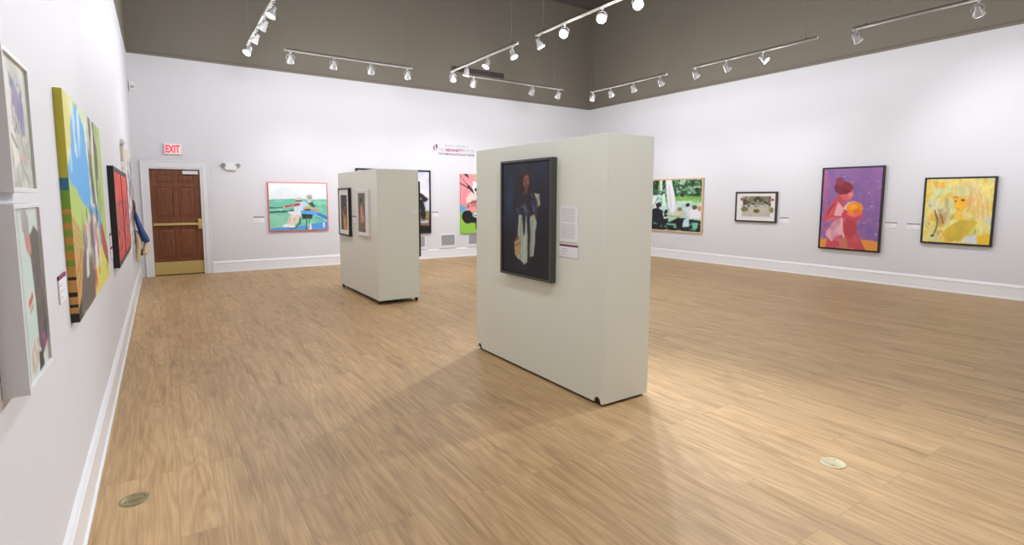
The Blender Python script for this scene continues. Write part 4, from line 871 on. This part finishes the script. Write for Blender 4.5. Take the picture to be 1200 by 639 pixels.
def spot(x, y, tgt, power, label, size=62, blend=1.0, group='track spotlights', col=LAMP_COLOUR, spill_fill=None):
    r = thing('track_spotlight', label, 'spotlight', (x, y, TRACK_Z - 0.018), 0, group)
    piv = Vector((0, 0, -0.045 - 0.068)); d = (Vector(tgt) - (Vector((x, y, TRACK_Z - 0.018)) + piv)).normalized()
    az = math.atan2(d.y, d.x)
    q = d.to_track_quat('-Z', 'X')
    parts = {}
    for k in ('stem', 'yoke', 'lamp_shade', 'lens'):
        c = proto[k] if first[0] else proto[k].copy()
        if not first[0]: C.objects.link(c)
        parts[k] = c; c.parent = r
    first[0] = False
    parts['yoke'].rotation_euler = (0, 0, az + PI / 2)
    for k in ('lamp_shade', 'lens'):
        parts[k].location = piv; parts[k].rotation_mode = 'QUATERNION'; parts[k].rotation_quaternion = q
    parts['lens'].parent = parts['lamp_shade']; parts['lens'].location = (0, 0, 0); parts['lens'].rotation_quaternion = (1, 0, 0, 0)
    li = bpy.data.lights.new('spot_beam', 'SPOT'); li.energy = power; li.color = col; li.spot_size = math.radians(size); li.spot_blend = blend; li.shadow_soft_size = 0.045
    lo = bpy.data.objects.new('spot_beam', li); C.objects.link(lo); lo.parent = r; lo.location = piv + d * 0.10; lo.rotation_mode = 'QUATERNION'; lo.rotation_quaternion = q
    sp = bpy.data.lights.new('spill_fill', 'POINT'); sp.energy = P_SPILL_FILL if spill_fill is None else spill_fill; sp.color = col; sp.shadow_soft_size = 0.12  # bare point added under the head as general fill light
    so = bpy.data.objects.new('spill_fill', sp); C.objects.link(so); so.parent = r; so.location = piv + d * 0.24
    return r
PW = P_WALL * 0.42
# left track: aims at the left wall
spot(TX_L, 8.02, (XL, 7.8, 0.6), PW, 'left track spotlight with a glowing oval mouth, at the top edge of the picture')
spot(TX_L, 8.72, (XL, 10.2, 1.5), PW, 'left track spotlight second along, seen side-on beneath the rail')
spot(TX_L, 9.51, (XL + .2, 10.6, 1.6), PW, 'left track spotlight third along, with its ring yoke in view')
spot(TX_L, 10.32, (XL, 9.4, 1.5), PW, 'left track spotlight at the far end of its rail, bright and tilted')
spot(TX_L, 7.0, (XL, 5.4, 1.5), PW, 'added unseen left track spotlight above the frame lighting the red panels')  # this lamp and the next are unseen, added to light the left wall
spot(TX_L, 5.9, (XL, 4.2, 1.5), PW, 'added unseen left track spotlight above the frame lighting the green canvas')
# back wall
PW = P_WALL * 1.0
spot(2.12, TY1, (2.5, YB, 1.3), PW, 'leftmost spotlight on the back wall track above the rowers painting', 70)
spot(2.90, TY1, (3.1, YB, 1.3), PW, 'second spotlight from the left on the track above the rowers painting', 70)
spot(3.62, TY1, (4.6, YB, 1.3), PW, 'third spotlight from the left on the track above the rowers painting', 70)
spot(4.39, TY1, (5.2, YB, 1.3), PW, 'last spotlight on the right of the track above the rowers painting', 70)
spot(5.91, TY2, (6.4, YB, 1.8), PW, 'leftmost spotlight on the back track near the room corner', 70)
spot(7.50, TY2, (7.5, YB, 1.5), PW, 'middle spotlight on the back track near the room corner', 70)
spot(8.29, TY2, (8.7, YB, 1.4), PW * .7, 'rightmost spotlight on the back track near the room corner', 66)
# middle tracks
spot(TX_M, 10.2, (6.8, YB, 1.5), PW, 'clear looking spotlight at the far end of the middle track', 66)
spot(TX_M, 9.60, (4.9, 10.6, 0.0), P_ROOM * .4, 'second lamp on the far middle track, glowing and facing down', 62)
spot(TX_M, 8.79, (2.9, 8.9, 0.0), P_ROOM * .4, 'third lamp on the far middle track, glowing and turned left', 62)
spot(TX_M, 7.95, (6.2, 6.0, 0), P_ROOM * .3, 'lamp at the near end of the far middle track, turned to the right', 70)
spot(TX_M, 7.17, (6.8, 6.2, 0.8), P_ROOM * .3, 'tilted lamp at the far end of the near middle track', 70)
spot(TX_M, 6.51, (1.3, 3.2, 0.2), P_ROOM * 0.9, 'first glaring lamp on the near middle track, farthest from the top', 66)
spot(TX_M, 5.69, (1.3, 1.9, 0.2), P_ROOM * 0.9, 'second glaring lamp on the near middle track, right beneath its wire', 66)
spot(TX_M, 5.03, (2.4, 1.2, 0.2), P_ROOM * 0.7, 'third glaring lamp on the near middle track, by the top edge', 66)
# right wall
PW = P_WALL * 0.85
spot(TX_R, 10.2, (XR - 1.2, YB, 1.5), PW * .8, 'farthest lamp on the right track beside the room corner', 66)
spot(TX_R, 9.57, (XR, 9.8, 1.4), PW, 'second lamp from the corner on the far right track', 66)
spot(TX_R, 8.84, (XR, 9.0, 1.4), PW, 'third lamp from the corner on the far right track', 66)
spot(TX_R, 8.05, (XR, 7.4, 1.5), PW, 'lamp at the near end of the far right track, tilted right', 66)
spot(TX_R, 7.15, (XR, 6.4, 1.6), PW, 'lamp at the far end of the second right track', 66)
spot(TX_R, 6.44, (XR, 5.4, 1.6), PW, 'middle lamp on the second right track', 66)
spot(TX_R, 5.69, (XR - 1.2, 2.6, 1.5), PW * 1.0, 'lamp on the second right track showing its bright mouth', 66)
spot(TX_R, 4.15, (XR, 3.2, 1.6), PW, 'lamp at the far end of the nearest right track', 70)
spot(TX_R, 2.66, (XR, 2.9, 2.6), PW * 1.8, 'clear looking lamp near the top right corner of the picture', 76)

# unseen tracks and lamps added over the near half to brighten the room
track(TX_L, 5.45, TX_L, 3.00, 'added unseen left lighting track over the green canvas')
track(TX_L, 2.90, TX_L, 0.45, 'added unseen left lighting track over the white box frames')
track(TX_M, 4.70, TX_M, 2.25, 'added unseen middle lighting track above the foreground movable wall')
track(TX_M, 2.15, TX_M, -0.30, 'added unseen middle lighting track over the near floor')
track(TX_R, 1.65, TX_R, -0.80, 'added unseen right lighting track over the near floor')
spot(TX_L, 4.7, (XL, 3.2, 1.5), PW, 'added unseen left track spotlight over the large green canvas')
spot(TX_L, 2.5, (XL, 2.4, 1.5), PW * .5, 'added unseen left track spotlight over the white box frames')
spot(TX_L, 1.0, (2.8, 3.9, 1.2), P_ROOM * .5, 'added unseen left track lamp aimed at the foreground movable wall')
spot(TX_M, 4.0, (4.6, 2.6, 0), P_ROOM * .3, 'added unseen middle track lamp above the foreground movable wall', 80)
spot(TX_M, 2.8, (2.4, 1.3, 0), P_ROOM * .6, 'added unseen middle track lamp lighting the near floor', 80)
spot(TX_M, 1.6, (2.2, 2.2, 0.6), P_ROOM * .4, 'added unseen middle track lamp above the near floor', 80)
spot(TX_M, 0.2, (3.2, 0.8, 0), P_ROOM * .5, 'added unseen middle track lamp behind the viewer', 80)
spot(TX_R, 1.2, (XR, 1.6, 1.5), PW, 'added unseen right track lamp just outside the right edge', 70)
spot(TX_R, -0.2, (7.6, 0.8, 0), PW * .5, 'added unseen right track lamp behind the viewer', 80)
